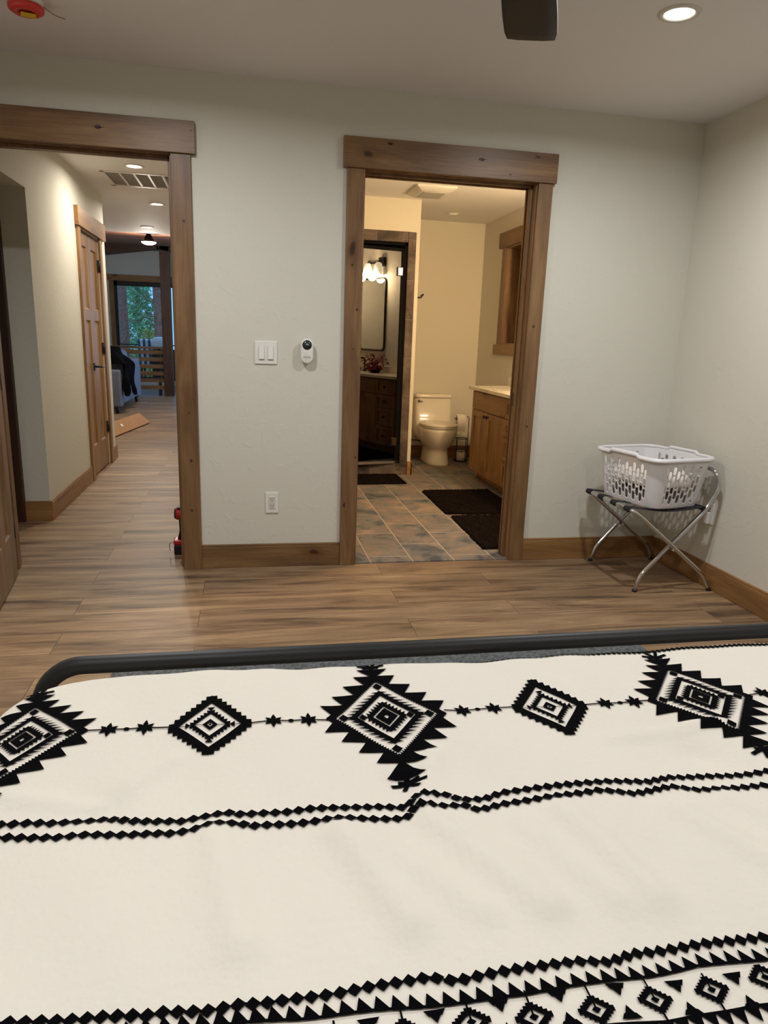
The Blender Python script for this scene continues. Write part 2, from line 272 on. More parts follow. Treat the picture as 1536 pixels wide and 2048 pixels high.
# right wall with the bathroom window recess
B((2.465,-5.3,0),(2.66,2.33,CZ),(2.465,2.95,0),(2.66,3.75,CZ),(2.465,2.33,0),(2.66,2.95,1.24),(2.465,2.33,2.14),(2.66,2.95,CZ)).build('wall_right',M['wallR'],kind=ST)
B((-1.45,-5.3,0),(-1.29,0,CZ),(-3.1,0,0),(-1.45,.14,CZ)).build('wall_left',M['wall'],kind=ST)
B((-1.45,-5.4,0),(2.66,-5.3,CZ)).build('wall_back',M['wall'],kind=ST)
# hall walls
B((-1.45,.14,0),(-1.288,.25,CZ),(-1.45,.25,2.065),(-1.288,1.10,CZ),(-1.45,1.10,0),(-1.288,2.50,CZ),(-1.45,2.50,2.03),(-1.288,3.27,CZ),(-1.45,3.27,0),(-1.288,3.60,CZ)).build('wall_hall_left',M['wall'],kind=ST)
B((-4.6,3.48,0),(-1.45,3.60,CZ)).build('wall_living_near',M['wall'],kind=ST)
B((.25,.14,0),(.37,3.67,CZ)).build('wall_bath_left',M['bathwall'],kind=ST)
B((.25,3.67,0),(2.465,3.79,CZ)).build('wall_bath_far',M['bathwall'],kind=ST)
B((.25,3.79,0),(.37,7.7,3.6),(.25,7.7,0),(.37,11.5,.4),(.25,7.7,2.6),(.37,11.5,3.6),(.25,11.5,0),(.37,13.5,3.6)).build('wall_living_right',M['wall'],kind=ST)
B((-4.7,3.48,0),(-4.6,13.5,3.9)).build('wall_living_left',M['wall'],kind=ST)
B((-4.6,13.5,0),(-2.86,13.62,3.9),(-2.86,13.5,2.30),(-.7,13.62,3.9),(-.7,13.5,0),(.37,13.62,3.9),(-2.86,13.5,0),(-.7,13.62,.12)).build('wall_living_far',M['wall'],kind=ST)
B((-4.6,6.0,CZ),(.37,6.1,3.0)).build('wall_living_header',M['ceil'],kind=ST)
MB().add([(-4.6,6.05,2.49),(.37,6.05,2.49),(.37,13.6,2.98),(-4.6,13.6,2.98),(-4.6,6.05,2.6),(.37,6.05,2.6),(.37,13.6,3.1),(-4.6,13.6,3.1)],[(0,1,2,3),(4,7,6,5),(0,4,5,1),(1,5,6,2),(2,6,7,3),(3,7,4,0)]).build('ceiling_living',M['vault'],kind=ST)
# dark linen closet behind the hall niche and closet behind the doors
B((-3.0,.14,0),(-2.9,3.48,CZ)).build('wall_side_room',M['wall'],kind=ST)
B((-1.50,1.05,0),(-1.440,1.0985,2.30)).build('trim_niche',M['dz'],kind=ST)
B((-2.9,1.14,0),(-1.52,1.2,CZ)).build('wall_niche_dark',M['slot'],kind=ST)  # near-black panel paints in the darkness of the room beyond
# shower: wall faces, return wall and lining
B((.37,2.65,2.175),(1.53,2.77,CZ),(1.497,2.65,0),(1.53,2.77,2.175),(1.43,2.77,0),(1.53,3.67,CZ)).build('wall_shower',M['bathwall'],kind=ST)
B((1.425,2.645,.004),(1.497,2.77,2.175),(.37,2.645,2.088),(1.425,2.77,2.175),(.37,2.645,.004),(.70,2.77,2.088),(.70,2.645,.004),(1.425,2.77,.112)).build('trim_shower_surround',M['slatev'],kind=ST,bevel=.002)
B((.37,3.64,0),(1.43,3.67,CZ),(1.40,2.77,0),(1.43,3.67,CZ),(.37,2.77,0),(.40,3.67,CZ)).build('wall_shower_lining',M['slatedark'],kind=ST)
# doorways ---------------------------------------------------------
def casing(n,xl,xr,cwl,cwr,hl,hr,knots):
    t=thing(n,(xl,-.02,0),kind=ST)
    B((hl,-.032,2.08),(hr,0,2.222)).build('header_board',M['wx'],t,bevel=.002)
    B((xl-cwl,-.02,0),(xl-.006,0,2.08)).build('side_board',M['wz'],t,bevel=.002)
    B((xr+.006,-.02,0),(xr+cwr,0,2.08)).build('side_board',M['wz'],t,bevel=.002)
    B((xl-.02,0,0),(xl,.14,2.078),(xr,0,0),(xr+.02,.14,2.078),(xl-.02,0,2.078),(xr+.02,.14,2.10)).build('jamb',M['wz'],t)
    B((xl-cwl,.14,0),(xl-.006,.16,2.08),(xr+.006,.14,0),(xr+cwr,.16,2.08),(hl,.14,2.08),(hr,.172,2.222)).build('rear_casing',M['wz'],t,bevel=.002)
    for kx,kz,kr in knots:
        hz=kz>2.08; yk=-.0326 if hz else -.0206; m=MB(); rr=random.Random(int(kx*991+kz*77)); el=1.7 if kr>.009 else 1.3; pl=[]
        for q in range(16):
            a=2*math.pi*q/16; R__=kr*rr.uniform(.62,1.1); pl.append((kx+R__*math.cos(a)*(el if hz else 1)*.8,kz+R__*math.sin(a)*(1 if hz else el)*.8))
        m.prism(pl,yk,yk+.0012,'y')
        if kr>.009: m.obox((kx+kr*1.1*(1 if hz else 0),yk+.0006,kz+(0 if hz else kr*1.1)),((kr*.9,0,kr*.15) if hz else (kr*.08,0,kr*.9)),(0,.0006,0),((0,0,kr*.10) if hz else (kr*.1,0,0)))
        m.build('wood_knot',M['dx'],t)
    return t
d=casing('trim_1',-1.205,-.345,.095,.100,-1.34,-.222,[(-.655,2.16,.013),(-.24,2.18,.004),(-.285,1.78,.008),(-.29,.85,.007),(-.285,.6,.009),(-.29,.33,.008)])
B((-.358,.05,0),(-.345,.09,2.078),(-1.205,.05,2.065),(-.345,.09,2.078),(-1.205,.05,0),(-1.192,.09,2.078)).build('door_stop',M['wz'],d,bevel=.001)
B((-.3465,.035,.92),(-.3445,.047,.98)).build('strike_plate',M['black'],d)
d=casing('trim_2',.605,1.520,.095,.086,.49,1.62,[(.72,2.20,.010),(1.20,2.165,.013),(1.50,2.20,.012),(.545,1.62,.008),(.575,1.40,.008),(.56,1.2,.006),(.585,.62,.008),(1.56,1.35,.009),(1.57,.8,.007),(1.36,2.105,.006),(.53,.35,.01)])
# pocket door slot: two stops either side of a sliding panel edge
B((1.508,.045,0),(1.520,.062,2.078),(1.508,.105,0),(1.520,.122,2.078),(.605,.045,2.066),(1.520,.062,2.078),(.605,.105,2.066),(1.520,.122,2.078)).build('pocket_stop',M['wz'],d,bevel=.001)
B((.605,.062,2.074),(1.520,.105,2.0775)).build('pocket_track',M['slot'],d)
dp=B((1.514,.066,.01),(1.522,.101,2.07)).build('sliding_door_edge',M['wz'],d)
B((1.5125,.074,.905),(1.5145,.093,.98)).build('edge_pull',M['black'],dp,label='black edge pull')
B((1.5115,.079,.93),(1.5128,.088,.955)).build('latch',M['chrome'],dp,label='chrome latch')
# baseboards: board with a thin rounded cap
def baseb(n,a,b,ny,mat):   # a,b two floor points on the wall face, ny = direction out of the wall
    a=Vector(a+(0,));b=Vector(b+(0,));t=(b-a);nrm=Vector(ny+(0,)); h=.133
    m=MB(); c=(a+b)/2; m.obox(c+nrm*.0075+Vector((0,0,h/2-.006)),t/2,nrm*.0075,(0,0,h/2-.006)); m.obox(c+nrm*.006+Vector((0,0,h-.006)),t/2,nrm*.006,(0,0,.006))
    return m.build(n,mat,bevel=.003,kind=ST)
baseb('baseboard_front',(-.245,0),(.51,0),(0,-1),M['wx'])
baseb('baseboard_front_right',(1.606,0),(2.465,0),(0,-1),M['ox'])
baseb('baseboard_right',(2.465,-5.3),(2.465,-.016),(-1,0),M['oy'])
baseb('baseboard_left',(-1.29,-5.3),(-1.29,-.02),(1,0),M['oy'])
baseb('baseboard_hall',(-1.288,1.10),(-1.288,2.40),(1,0),M['oy'])
baseb('baseboard_niche',(-1.45,1.10),(-1.273,1.10),(0,-1),M['ox'])
baseb('baseboard_hall_far',(-1.288,3.36),(-1.288,3.615),(1,0),M['oy'])
baseb('baseboard_living',(-4.6,3.60),(-1.273,3.60),(0,1),M['ox'])
baseb('baseboard_bath_far',(1.545,3.67),(2.465,3.67),(0,-1),M['ox'])
baseb('baseboard_bath_right',(2.465,2.6),(2.465,3.655),(-1,0),M['oy'])
baseb('baseboard_shower',(1.53,2.635),(1.53,3.67),(1,0),M['oy'])
baseb('baseboard_shower_end',(1.497,2.65),(1.545,2.65),(0,-1),M['ox'])
# hall closet: casing and pair of panelled doors --------------------
XH=-1.288
t=thing('trim_3',(XH,2.88,0),kind=ST)
B((XH,2.385,2.035),(XH+.032,3.50,2.178)).build('header_board',M['oy'],t,bevel=.002)
B((XH,2.405,0),(XH+.02,2.495,2.035)).build('side_board',M['oz'],t,bevel=.002)
B((XH,3.272,0),(XH+.02,3.36,2.035)).build('side_board',M['oz'],t,bevel=.002)
def leaf(n,ax0,axd,w,h,th,panels,z0,mat,matp,parent,nrm):
    # stile-and-rail leaf: grid of panel openings built as a frame with recessed panels and sloped edges
    o=Vector(ax0);d_=Vector(axd).normalized();nn=Vector(nrm); cols=sorted(set([0,w]+[p for a in panels for p in(a[0],a[1])])); rows=sorted(set([0,h]+[p for a in panels for p in(a[2],a[3])]))
    m=MB()
    for i in range(len(cols)-1):
        for j in range(len(rows)-1):
            cx=(cols[i]+cols[i+1])/2; cz=(rows[j]+rows[j+1])/2
            if any(a[0]<cx<a[1] and a[2]<cz<a[3] for a in panels): continue
            m.obox(o+d_*cx+Vector((0,0,z0+cz))-nn*th/2,d_*(cols[i+1]-cols[i])/2,nn*th/2,(0,0,(rows[j+1]-rows[j])/2))
    f=m.build('door_leaf' if parent.name.startswith('door') else 'leaf',mat,parent)
    for a in panels:
        m=MB(); cx=(a[0]+a[1])/2;cz=(a[2]+a[3])/2;hx=(a[1]-a[0])/2;hz=(a[3]-a[2])/2;e=.011
        for sgn in(0,1):
            fo=o+Vector((0,0,z0))-nn*(th*sgn); s_=-1 if sgn==0 else 1
            def Pn(x,z,dd): return fo+d_*x+Vector((0,0,z))+nn*s_*dd
            vs=[Pn(a[0],a[2],.0005),Pn(a[1],a[2],.0005),Pn(a[1],a[3],.0005),Pn(a[0],a[3],.0005),Pn(a[0]+e,a[2]+e,.012),Pn(a[1]-e,a[2]+e,.012),Pn(a[1]-e,a[3]-e,.012),Pn(a[0]+e,a[3]-e,.012)]
            m.add(vs,[(0,1,5,4),(1,2,6,5),(2,3,7,6),(3,0,4,7),(4,5,6,7)])
        m.build('panel',matp,f,fix=False)
    return f
cd=thing('door_2',(XH-.01,2.52,0),kind=ST)
for k,(y0,w) in enumerate(((2.505,.375),(2.884,.38))):
    lf=leaf('leaf',(XH-.008,y0,0),(0,1,0),w,2.0,.035,[(.085,w-.075,.25,1.31),(.085,w-.075,1.40,1.90)],.012,M['oz'],M['oz'],cd,(1,0,0))
    if k==0:
        for zz in(1.08,.38): B((XH-.018,2.62,zz-.11),(XH-.0175,2.626,zz+.1)).build('wood_check',M['slot'],lf)
    if k==1:
        for zz in(.36,1.08,1.80):
            h=MB(); h.cyl((XH+.004,3.268,zz-.05),(XH+.004,3.268,zz+.05),.008,12); h.box((XH-.007,3.225,zz-.05),(XH+.001,3.268,zz+.05)); h.build('hinge',M['black'],lf)
    hy=2.835 if k==0 else 2.93
    h=MB(); h.box((XH-.008,hy-.03,.90),(XH+.002,hy+.03,.965)); h.cyl((XH,hy,.933),(XH+.05,hy,.933),.009,12); h.tube(rpath([(XH+.05,hy,.933),(XH+.055,hy+(.02 if k==0 else -.02),.933),(XH+.05,hy+(.10 if k else .11)*(1 if k==0 else -.9),.925)],.01),.008,10)
    if k==0: h.build('door_handle',M['black'],lf,bevel=.001,label='black lever handle')
# bedroom door, open into the room ----------------------------------
bd=thing('door_1',(-1.167,-.055,0),kind=ST)
dd=Vector((.131,-.991,0)).normalized(); nn=Vector((dd.y*-1,dd.x,0)); nn=nn if nn.x>0 else -nn
pan=[]
for k in range(3):
    x0=.10+k*.23; pan+= [(x0,x0+.14,.235,1.25),(x0,x0+.14,1.36,1.90)]
lf=leaf('leaf',(-1.167,-.055,0),dd,.80,2.02,.035,pan,.012,M['wz'],M['wz'],bd,nn)
for zz in(.25,1.0,1.8):
    MB().cyl((-1.172,-.045,zz-.05),(-1.172,-.045,zz+.05),.007,12).build('hinge',M['black'],lf)
hp=Vector((-1.167,-.055,.95))+dd*.735
MB().cyl(hp-nn*.09,hp+nn*.055,.012,14).tube([hp+nn*.055,hp+nn*.055-dd*.11],.009,10).cyl(hp,hp+nn*.008,.03,20).build('door_handle',M['black'],lf)
# bathroom window ----------------------------------------------------
w=thing('window_2',(2.5,2.64,1.24),kind=ST)
B((2.435,2.16,2.14),(2.465,3.13,2.28)).build('header_board',M['wy'],w,bevel=.002)
B((2.445,2.95,1.24),(2.465,3.045,2.14)).build('side_board',M['wz'],w,bevel=.002)
B((2.445,2.235,1.24),(2.465,2.33,2.14)).build('side_board',M['wz'],w,bevel=.002)
B((2.44,2.16,1.14),(2.465,3.12,1.24)).build('apron_board',M['wy'],w,bevel=.002)
B((2.45,2.935,1.24),(2.63,2.95,2.14),(2.45,2.33,1.24),(2.63,2.345,2.14),(2.45,2.33,1.24),(2.63,2.95,1.255),(2.45,2.33,2.125),(2.63,2.95,2.14)).build('jamb_extension',M['wz'],w)
B((2.625,2.345,1.255),(2.633,2.935,2.125)).build('glass',M['screen'],w)
# far living-room window and posts -----------------------------------
w=thing('window_1',(-1.8,13.5,1.2),kind=ST)
B((-2.98,13.46,2.30),(-.6,13.5,2.43)).build('header_board',M['ox'],w,bevel=.003)
B((-2.95,13.465,.0),(-2.86,13.5,2.30)).build('side_board',M['oz'],w,bevel=.003)
B((-.79,13.465,.0),(-.7,13.5,2.30)).build('side_board',M['oz'],w,bevel=.003)
B((-2.86,13.49,.12),(-2.79,13.56,2.30),(-.77,13.49,.12),(-.7,13.56,2.30),(-2.86,13.49,2.20),(-.7,13.56,2.30),(-2.86,13.49,.12),(-.7,13.56,.20)).build('frame',M['matblack'],w)
B((-2.79,13.52,.20),(-.77,13.53,2.20)).build('glass',M['glass'],w)
B((-1.575,10.82,0),(-1.395,11.0,2.86)).build('trim_post',M['dz'],kind=ST,bevel=.004)
bm=MB(); a=Vector((-4.5,10.9,2.45)); b_=Vector((-1.6,10.9,2.885)); t_=(b_-a); up=Vector((-t_.z,0,t_.x)).normalized()
bm.obox((a+b_)/2-Vector((0,0,-.0)),t_/2,(0,.08,0),up*.14); a2=Vector((.25,10.9,2.60)); t2=a2-b_; up2=Vector((-t2.z,0,t2.x)).normalized(); bm.obox((a2+b_)/2,t2/2,(0,.08,0),up2*.14)
bm.build('trim_beam',M['dx'],kind=ST)
# ================================================================ CEILING THINGS
def downlight(loc,label,lit=True,power=6,color=WARM,r=.052,group='recessed ceiling downlights',lamp=True,spread=2.95):
    t=thing('recessed_light',(0,0,0),label,'light',group)
    MB().lathe([(r,-.001),(r+.004,-.006),(r+.022,-.004),(r+.024,0)],(0,0,0),36).build('trim_ring',M['offwhite'],t)
    MB().lathe([(0,-.002),(r,-.002),(r+.001,.0)],(0,0,0),36).build('lens',M['led'] if lit else M['ledoff'],t)
    t.location=loc
    if lit and lamp: area('downlight_beam',(loc[0],loc[1],loc[2]-.012),(0,0,0),.09,.09,power,color,'DISK',spread)
    return t
downlight((1.565,-1.128,CZ),'bright round recessed downlight in bedroom ceiling, right of the fan blade',power=BED_P)
downlight((-.42,-1.128,CZ),'recessed downlight in bedroom ceiling between the red capped smoke alarm and the fan blade',power=BED_P)
downlight((1.565,-3.5,CZ),'recessed downlight in bedroom ceiling over the bed, right side',power=BED_REAR)
downlight((-.42,-3.5,CZ),'recessed downlight in bedroom ceiling over the bed, left side',power=BED_REAR)
downlight((-.80,2.184,CZ),'nearest recessed downlight in hall ceiling, just before the return air grille',power=HALL_P,color=WARMH)
downlight((-.82,3.817,CZ),'second recessed downlight in hall ceiling, beyond the return air grille',power=HALL_P,color=WARMH)
downlight((-1.127,5.504,CZ),'farthest recessed downlight in hall ceiling, near the timbered vault',power=HALL_P*.5,color=WARMH)
downlight((1.983,3.195,CZ),'dim recessed light in bathroom ceiling above the toilet',lit=False,r=.045)
# smoke alarm with dust cover
t=thing('smoke_alarm',(-.80,-.575,CZ),'round white smoke alarm with red and yellow cap on the ceiling','smoke alarm')
c=(-.79,-.585,CZ)
MB().lathe([(0,0),(.062,0),(.062,-.012),(.055,-.028),(0,-.028)],c,40).build('base',M['white'],t)
MB().lathe([(.060,-.024),(.064,-.028),(.062,-.040),(.050,-.048),(.030,-.048),(.028,-.040),(0,-.040)],c,40).build('dust_cap',M['redcap'],t,label='red translucent dust cap')
m=MB(); m.obox((c[0]+.004,c[1]+.012,CZ-.050),(.026,.006,0),(-.005,.020,0),(0,0,.002)); m.build('warning_sticker',M['yellow'],t,bevel=.002,label='yellow sticker')
MB().tube([(c[0]+.05,c[1]+.01,CZ-.012),(c[0]+.09,c[1]+.04,CZ-.03),(c[0]+.125,c[1]+.055,CZ-.035)],.0018,6).build('wire',M['wire'],t)
# fan
fc=Vector((.62,-2.05,2.2)); t=thing('ceiling_fan',(fc.x,fc.y,CZ),'dark blade of a ceiling fan hanging over the bed','ceiling fan')
MB().lathe([(0,CZ),(.07,CZ),(.065,CZ-.05),(.02,CZ-.06),(.014,CZ-.06),(.014,2.26),(.0,2.26)],(fc.x,fc.y,0),32).build('downrod',M['matblack'],t)
MB().lathe([(0,2.27),(.08,2.27),(.10,2.25),(.10,2.18),(.06,2.15),(0,2.15)],(fc.x,fc.y,0),36).build('motor',M['matblack'],t)
tip=Vector((.905,-1.392,2.2)); d0=(tip-fc); d0.z=0; Lb=d0.length; a0=math.atan2(d0.y,d0.x)
for k in range(3):
    a=a0+k*2*math.pi/3; u=Vector((math.cos(a),math.sin(a),0)); v=Vector((-u.y,u.x,0)); m=MB(); rows=[]
    for s_ in range(13):
        q=s_/12; r_=.09+(Lb-.09)*q; hw=.052+.030*math.sin(min(1,q*1.15)*1.7); tw=math.radians(9*(1-q*.5)); rg=[]
        if s_==12: hw*=.93
        for sx,sz in((-1,-.004),(-.5,-.005),(.5,-.005),(1,-.004),(1,.004),(.5,.005),(-.5,.005),(-1,.004)):
            rg.append(fc+u*(r_-(.006*abs(sx)**2 if s_==12 else 0))+v*(hw*sx*math.cos(tw))+Vector((0,0,hw*sx*math.sin(tw)+sz)))
        rows.append(rg)
    m.loft(rows).build('blade',M['matblack'],t,bevel=.002)
# return air grille in the hall
t=thing('air_return_grille',(-.6,2.69,CZ),'long white return air grille with grey louvre bays in hall ceiling','vent')
x0,x1,y0,y1=-1.093,-.15,2.41,2.985
m=B((x0,y0,CZ-.008),(x1,y0+.035,CZ),(x0,y1-.035,CZ-.008),(x1,y1,CZ),(x0,y0,CZ-.008),(x0+.035,y1,CZ),(x1-.035,y0,CZ-.008),(x1,y1,CZ))
nb=8; pw=(x1-x0-.07)/nb
for k in range(1,nb): m.box((x0+.035+k*pw-.009,y0+.03,CZ-.007),(x0+.035+k*pw+.009,y1-.03,CZ))
m.build('frame',M['white'],t,bevel=.002)
m=MB()
for k in range(34):
    yy=y0+.04+k*.0147; m.obox(((x0+x1)/2,yy,CZ-.003),((x1-x0)/2-.036,0,0),(0,.005,.002),(0,-.0003,.0008))
m.build('louvres',M['grille'],t)
# bathroom exhaust fan
t=thing('exhaust_fan',(1.5,2.215,CZ),'square white exhaust fan cover on bathroom ceiling','vent')
m=MB(); m.loft([rrect(1.505,2.215,.165,.20,.01,3,CZ),rrect(1.505,2.215,.165,.20,.01,3,CZ-.012),rrect(1.505,2.215,.115,.145,.01,3,CZ-.040)]); m.build('cover',M['offwhite'],t,bevel=.002)
B((1.415,2.095,CZ-.043),(1.595,2.335,CZ-.039)).build('grille',M['grille'],t)
# ================================================================ WALL THINGS
t=thing('light_switch',(.106,0,1.166),'white double rocker light switch on the wall between the doorways','light switch')
B((.048,-.007,1.108),(.163,0,1.225)).build('wall_plate',M['white'],t,bevel=.003)
for cx_ in(.083,.129):
    B((cx_-.0155,-.009,1.131),(cx_+.0155,-.006,1.200)).build('rocker_frame',M['offwhite'],t,bevel=.001)
    m=MB(); m.add([(cx_-.0135,-.009,1.134),(cx_+.0135,-.009,1.134),(cx_+.0135,-.009,1.197),(cx_-.0135,-.009,1.197),(cx_-.0135,-.0155,1.134),(cx_+.0135,-.0155,1.134),(cx_+.0135,-.0105,1.197),(cx_-.0135,-.0105,1.197)],[(0,1,2,3),(4,7,6,5),(0,4,5,1),(1,5,6,2),(2,6,7,3),(3,7,4,0)]); m.build('rocker',M['white'],t,bevel=.001)
def outlet(x,z,nm,label,plug=False):
    t=thing(nm,(x,0,z),label,'outlet','power outlets')
    B((x-.035,-.006,z-.058),(x+.035,0,z+.058)).build('wall_plate',M['white'],t,bevel=.0025)
    B((x-.017,-.0085,z-.034),(x+.017,-.005,z+.034)).build('receptacle',M['offwhite'],t,bevel=.0015)
    m=MB()
    for dz in(-.018,.018):
        for dx in(-.0065,.0065): m.box((x+dx-.0011,-.009,z+dz+.001),(x+dx+.0011,-.0084,z+dz+.0095))
        m.cyl((x,-.0084,z+dz-.0065),(x,-.009,z+dz-.0065),.0027,10)
    m.build('slots',M['slot'],t); return t
outlet(.134,.365,'power_outlet','white power outlet low on the wall below the light switch')
# outlet with a plug-in device on the right wall
t=thing('power_outlet',(2.465,-.50,.40),'white power outlet on the right wall behind the luggage rack','outlet','power outlets')
B((2.459,-.535,.342),(2.465,-.465,.458)).build('wall_plate',M['white'],t,bevel=.0025)
B((2.4565,-.517,.366),(2.46,-.483,.434)).build('receptacle',M['offwhite'],t,bevel=.001)
B((2.436,-.522,.345),(2.4565,-.488,.41)).build('plug_adapter',M['white'],t,bevel=.004)
# pill-shaped wall sensor
t=thing('wall_sensor',(.316,0,1.175),'white pill shaped wall remote with round dark display','thermostat remote')
def pill(cx,cz,hw,hh,y,n=12):
    pts=[]
    for k in range(n+1): a=math.pi*k/n; pts.append((cx+hw*math.cos(a),y,cz+hh-hw+hw*math.sin(a)))
    for k in range(n+1): a=math.pi+math.pi*k/n; pts.append((cx+hw*math.cos(a),y,cz-hh+hw+hw*math.sin(a)))
    return pts
pc=(.316,1.180); m=MB()
m.loft([pill(pc[0],pc[1]-.004,.026,.056,0),pill(pc[0],pc[1]-.004,.026,.056,-.012),pill(*pc,.031,.062,-.016),pill(*pc,.033,.064,-.030),pill(*pc,.031,.062,-.036),pill(*pc,.026,.057,-.038)]); m.build('body',M['white'],t)
zc=pc[1]+.0325
MB().lathe([(0,.0012),(.0245,.0012),(.0250,-.001)],(pc[0],-.0378,zc),36,'y').build('display',M['screen'],t)
for n_,(dx,dz,rr) in enumerate(((-.0035,.004,.0028),(.0035,.003,.0032),(0,.017,.0022),(-.014,.011,.002),(.013,.010,.0022))):
    MB().lathe([(0,.0006),(rr,.0004)],(pc[0]+dx,-.0391,zc+dz),12,'y').build('display_mark',M['lens'],t) if n_<2 else MB().lathe([(0,.0006),(rr,.0004)],(pc[0]+dx,-.0391,zc+dz),3,'y').build('display_mark',M['print'],t)
fc_=bpy.data.curves.new('lettering','FONT'); fc_.body='NOMA'; fc_.size=.0125; fc_.align_x='CENTER'; fc_.extrude=.0002
fo=bpy.data.objects.new('tmp',fc_); COL.objects.link(fo); me=bpy.data.meshes.new_from_object(fo); bpy.data.objects.remove(fo)
lo=bpy.data.objects.new('lettering',me); me.materials.clear(); me.materials.append(M['print']); COL.objects.link(lo); lo.parent=t; lo.location=(0,-.0386,pc[1]-.034-1.175); lo.rotation_euler=(HP,0,0)
# robe hook
t=thing('robe_hook',(1.53,2.70,1.63),'small black robe hook on the wall beside the shower','hook')
MB().lathe([(0,0),(.016,0),(.014,.006),(0,.006)],(1.53,2.70,1.632),20,'x').build('base',M['black'],t)
MB().tube(rpath([(1.533,2.70,1.630),(1.575,2.70,1.630),(1.595,2.70,1.662)],.01),[.007]*8+[.009],10).tube([(1.572,2.70,1.633),(1.578,2.70,1.655)],.006,8).build('prong',M['black'],t)
# ================================================================ HALL AND LIVING ROOM
t=thing('cordless_drill',(-.372,.285,0),'red and black cordless power tool standing on its battery behind the hall casing','power tool')
B((-.418,.245,0),(-.30,.325,.058)).build('battery',M['matblack'],t,bevel=.006)
B((-.420,.243,.058),(-.305,.327,.088)).build('foot',M['red'],t,bevel=.008)
m=MB(); m.loft([rrect(-.366,.285,.032,.024,.012,4,.085),rrect(-.360,.285,.026,.020,.012,4,.14),rrect(-.360,.285,.028,.020,.012,4,.20)]); m.build('handle',M['matblack'],t)
m=MB(); m.cyl((-.405,.285,.238),(-.26,.285,.238),.036,24); m.build('motor_housing',M['red'],t,bevel=.008)
m=MB(); m.cyl((-.412,.285,.238),(-.402,.285,.238),.030,24); m.box((-.395,.26,.262),(-.30,.31,.280)); m.build('motor_cap',M['matblack'],t,bevel=.004)
MB().cyl((-.26,.285,.238),(-.20,.285,.238),.02,20,.012).build('chuck',M['black'],t)
MB().tube(rpath([(-.425,.25,.075),(-.442,.25,.07),(-.442,.25,.03),(-.435,.25,.028)],.01),.0022,8).build('belt_clip',M['chrome'],t)
t=thing('carton_board',(-1.45,5.7,0),'long tan carton lying tilted on the floor past the hall wall','box')
m=MB(); a=Vector((-1.56,4.86,0));b=Vector((-1.315,6.42,0)); n_=Vector((-(b-a).y,(b-a).x,0)).normalized()
# leaning slab: bottom edge a-b, leaning away to the left
up=(n_*.115+Vector((0,0,.135))); th=up.cross(b-a).normalized()*.02
if th.z<0: th=-th
sh=(a-b).normalized()*.10
vs=[a,b,b+up+sh,a+up]; m.add([v-th*.5+Vector((0,0,.012)) for v in vs]+[v+th*.5+Vector((0,0,.012)) for v in vs],[(0,1,2,3),(4,7,6,5),(0,4,5,1),(1,5,6,2),(2,6,7,3),(3,7,4,0)]); m.build('carton',M['card'],t)
cc=a*.63+b*.37+up*.55+th*.62+Vector((0,0,.012)); m=MB(); m.obox(cc,(b-a).normalized()*.03,up.normalized()*.018,th*.02); m.build('sticker',M['pillow'],t,label='small white sticker')
# sofa
t=thing('sofa',(-2.3,8.6,0),'blue grey upholstered sofa seen end on past the hall','sofa')
B((-2.80,7.56,.13),(-1.88,9.60,.42)).build('base',M['sofa'],t,bevel=.02)
m=MB(); m.add([(-2.06,7.74,.40),(-1.86,7.74,.12),(-1.86,9.42,.12),(-2.06,9.42,.40),(-2.02,7.74,.80),(-1.83,7.74,.78),(-1.83,9.42,.78),(-2.02,9.42,.80)],[(0,3,2,1),(4,5,6,7),(0,1,5,4),(1,2,6,5),(2,3,7,6),(3,0,4,7)]); m.build('backrest',M['sofa'],t,bevel=.03,seg=3)
for y0_,y1_ in((7.52,7.74),(9.42,9.64)): B((-2.82,y0_,.10),(-1.85,y1_,.66)).build('armrest',M['sofa'],t,bevel=.03,seg=3)
for y0_ in(7.76,8.60): B((-2.78,y0_,.42),(-2.02,y0_+.80,.56)).build('seat_cushion',M['sofa'],t,bevel=.04,seg=3)
for y0_ in(7.76,8.60):
    m=MB(); m.loft([rrect(-2.10,y0_+.40,.10,.39,.06,4,z) if k in(1,2,3) else rrect(-2.10,y0_+.40,.05,.34,.05,4,z) for k,z in enumerate((.50,.56,.70,.86,.93))]); m.build('back_cushion',M['sofa'],t,subd=1)
for x_,y_ in((-2.75,7.60),(-1.93,7.60),(-2.75,9.56),(-1.93,9.56)): MB().cyl((x_,y_,0),(x_,y_,.12),.02,12,.032).build('foot',M['black'],t)
# jacket thrown over the near end of the sofa
def drape(nu,nv,fn):
    m=MB(); m.add([fn(i/nu,j/nv) for i in range(nu+1) for j in range(nv+1)],[(i*(nv+1)+j,(i+1)*(nv+1)+j,(i+1)*(nv+1)+j+1,i*(nv+1)+j+1) for i in range(nu) for j in range(nv)],True); return m
def jk(u,v):
    y=7.56+u*.86; s_=v*1.05   # v runs from the seat side over the back and down outside
    wob=.02*math.sin(14*u+6*v)+.014*math.sin(23*u-9*v)
    if s_<.32: x,z=-2.26+s_*.78,.90+.02*math.sin(5*s_)
    else:
        q=s_-.32; x,z=-2.01+min(.20,q*.9)+.02*math.sin(9*u),.90-q*(.78+.15*math.sin(7*u+1))-(.05 if u>.6 else 0)
    if u<.22: z=min(z,.90-.9*(.22-u)); x=x
    return (x+.02+wob,y,z+.035+abs(wob))
drape(36,34,jk).build('jacket',M['jacket'],solid=.012,label='black jacket draped over the near corner of the blue grey sofa',cat='jacket')
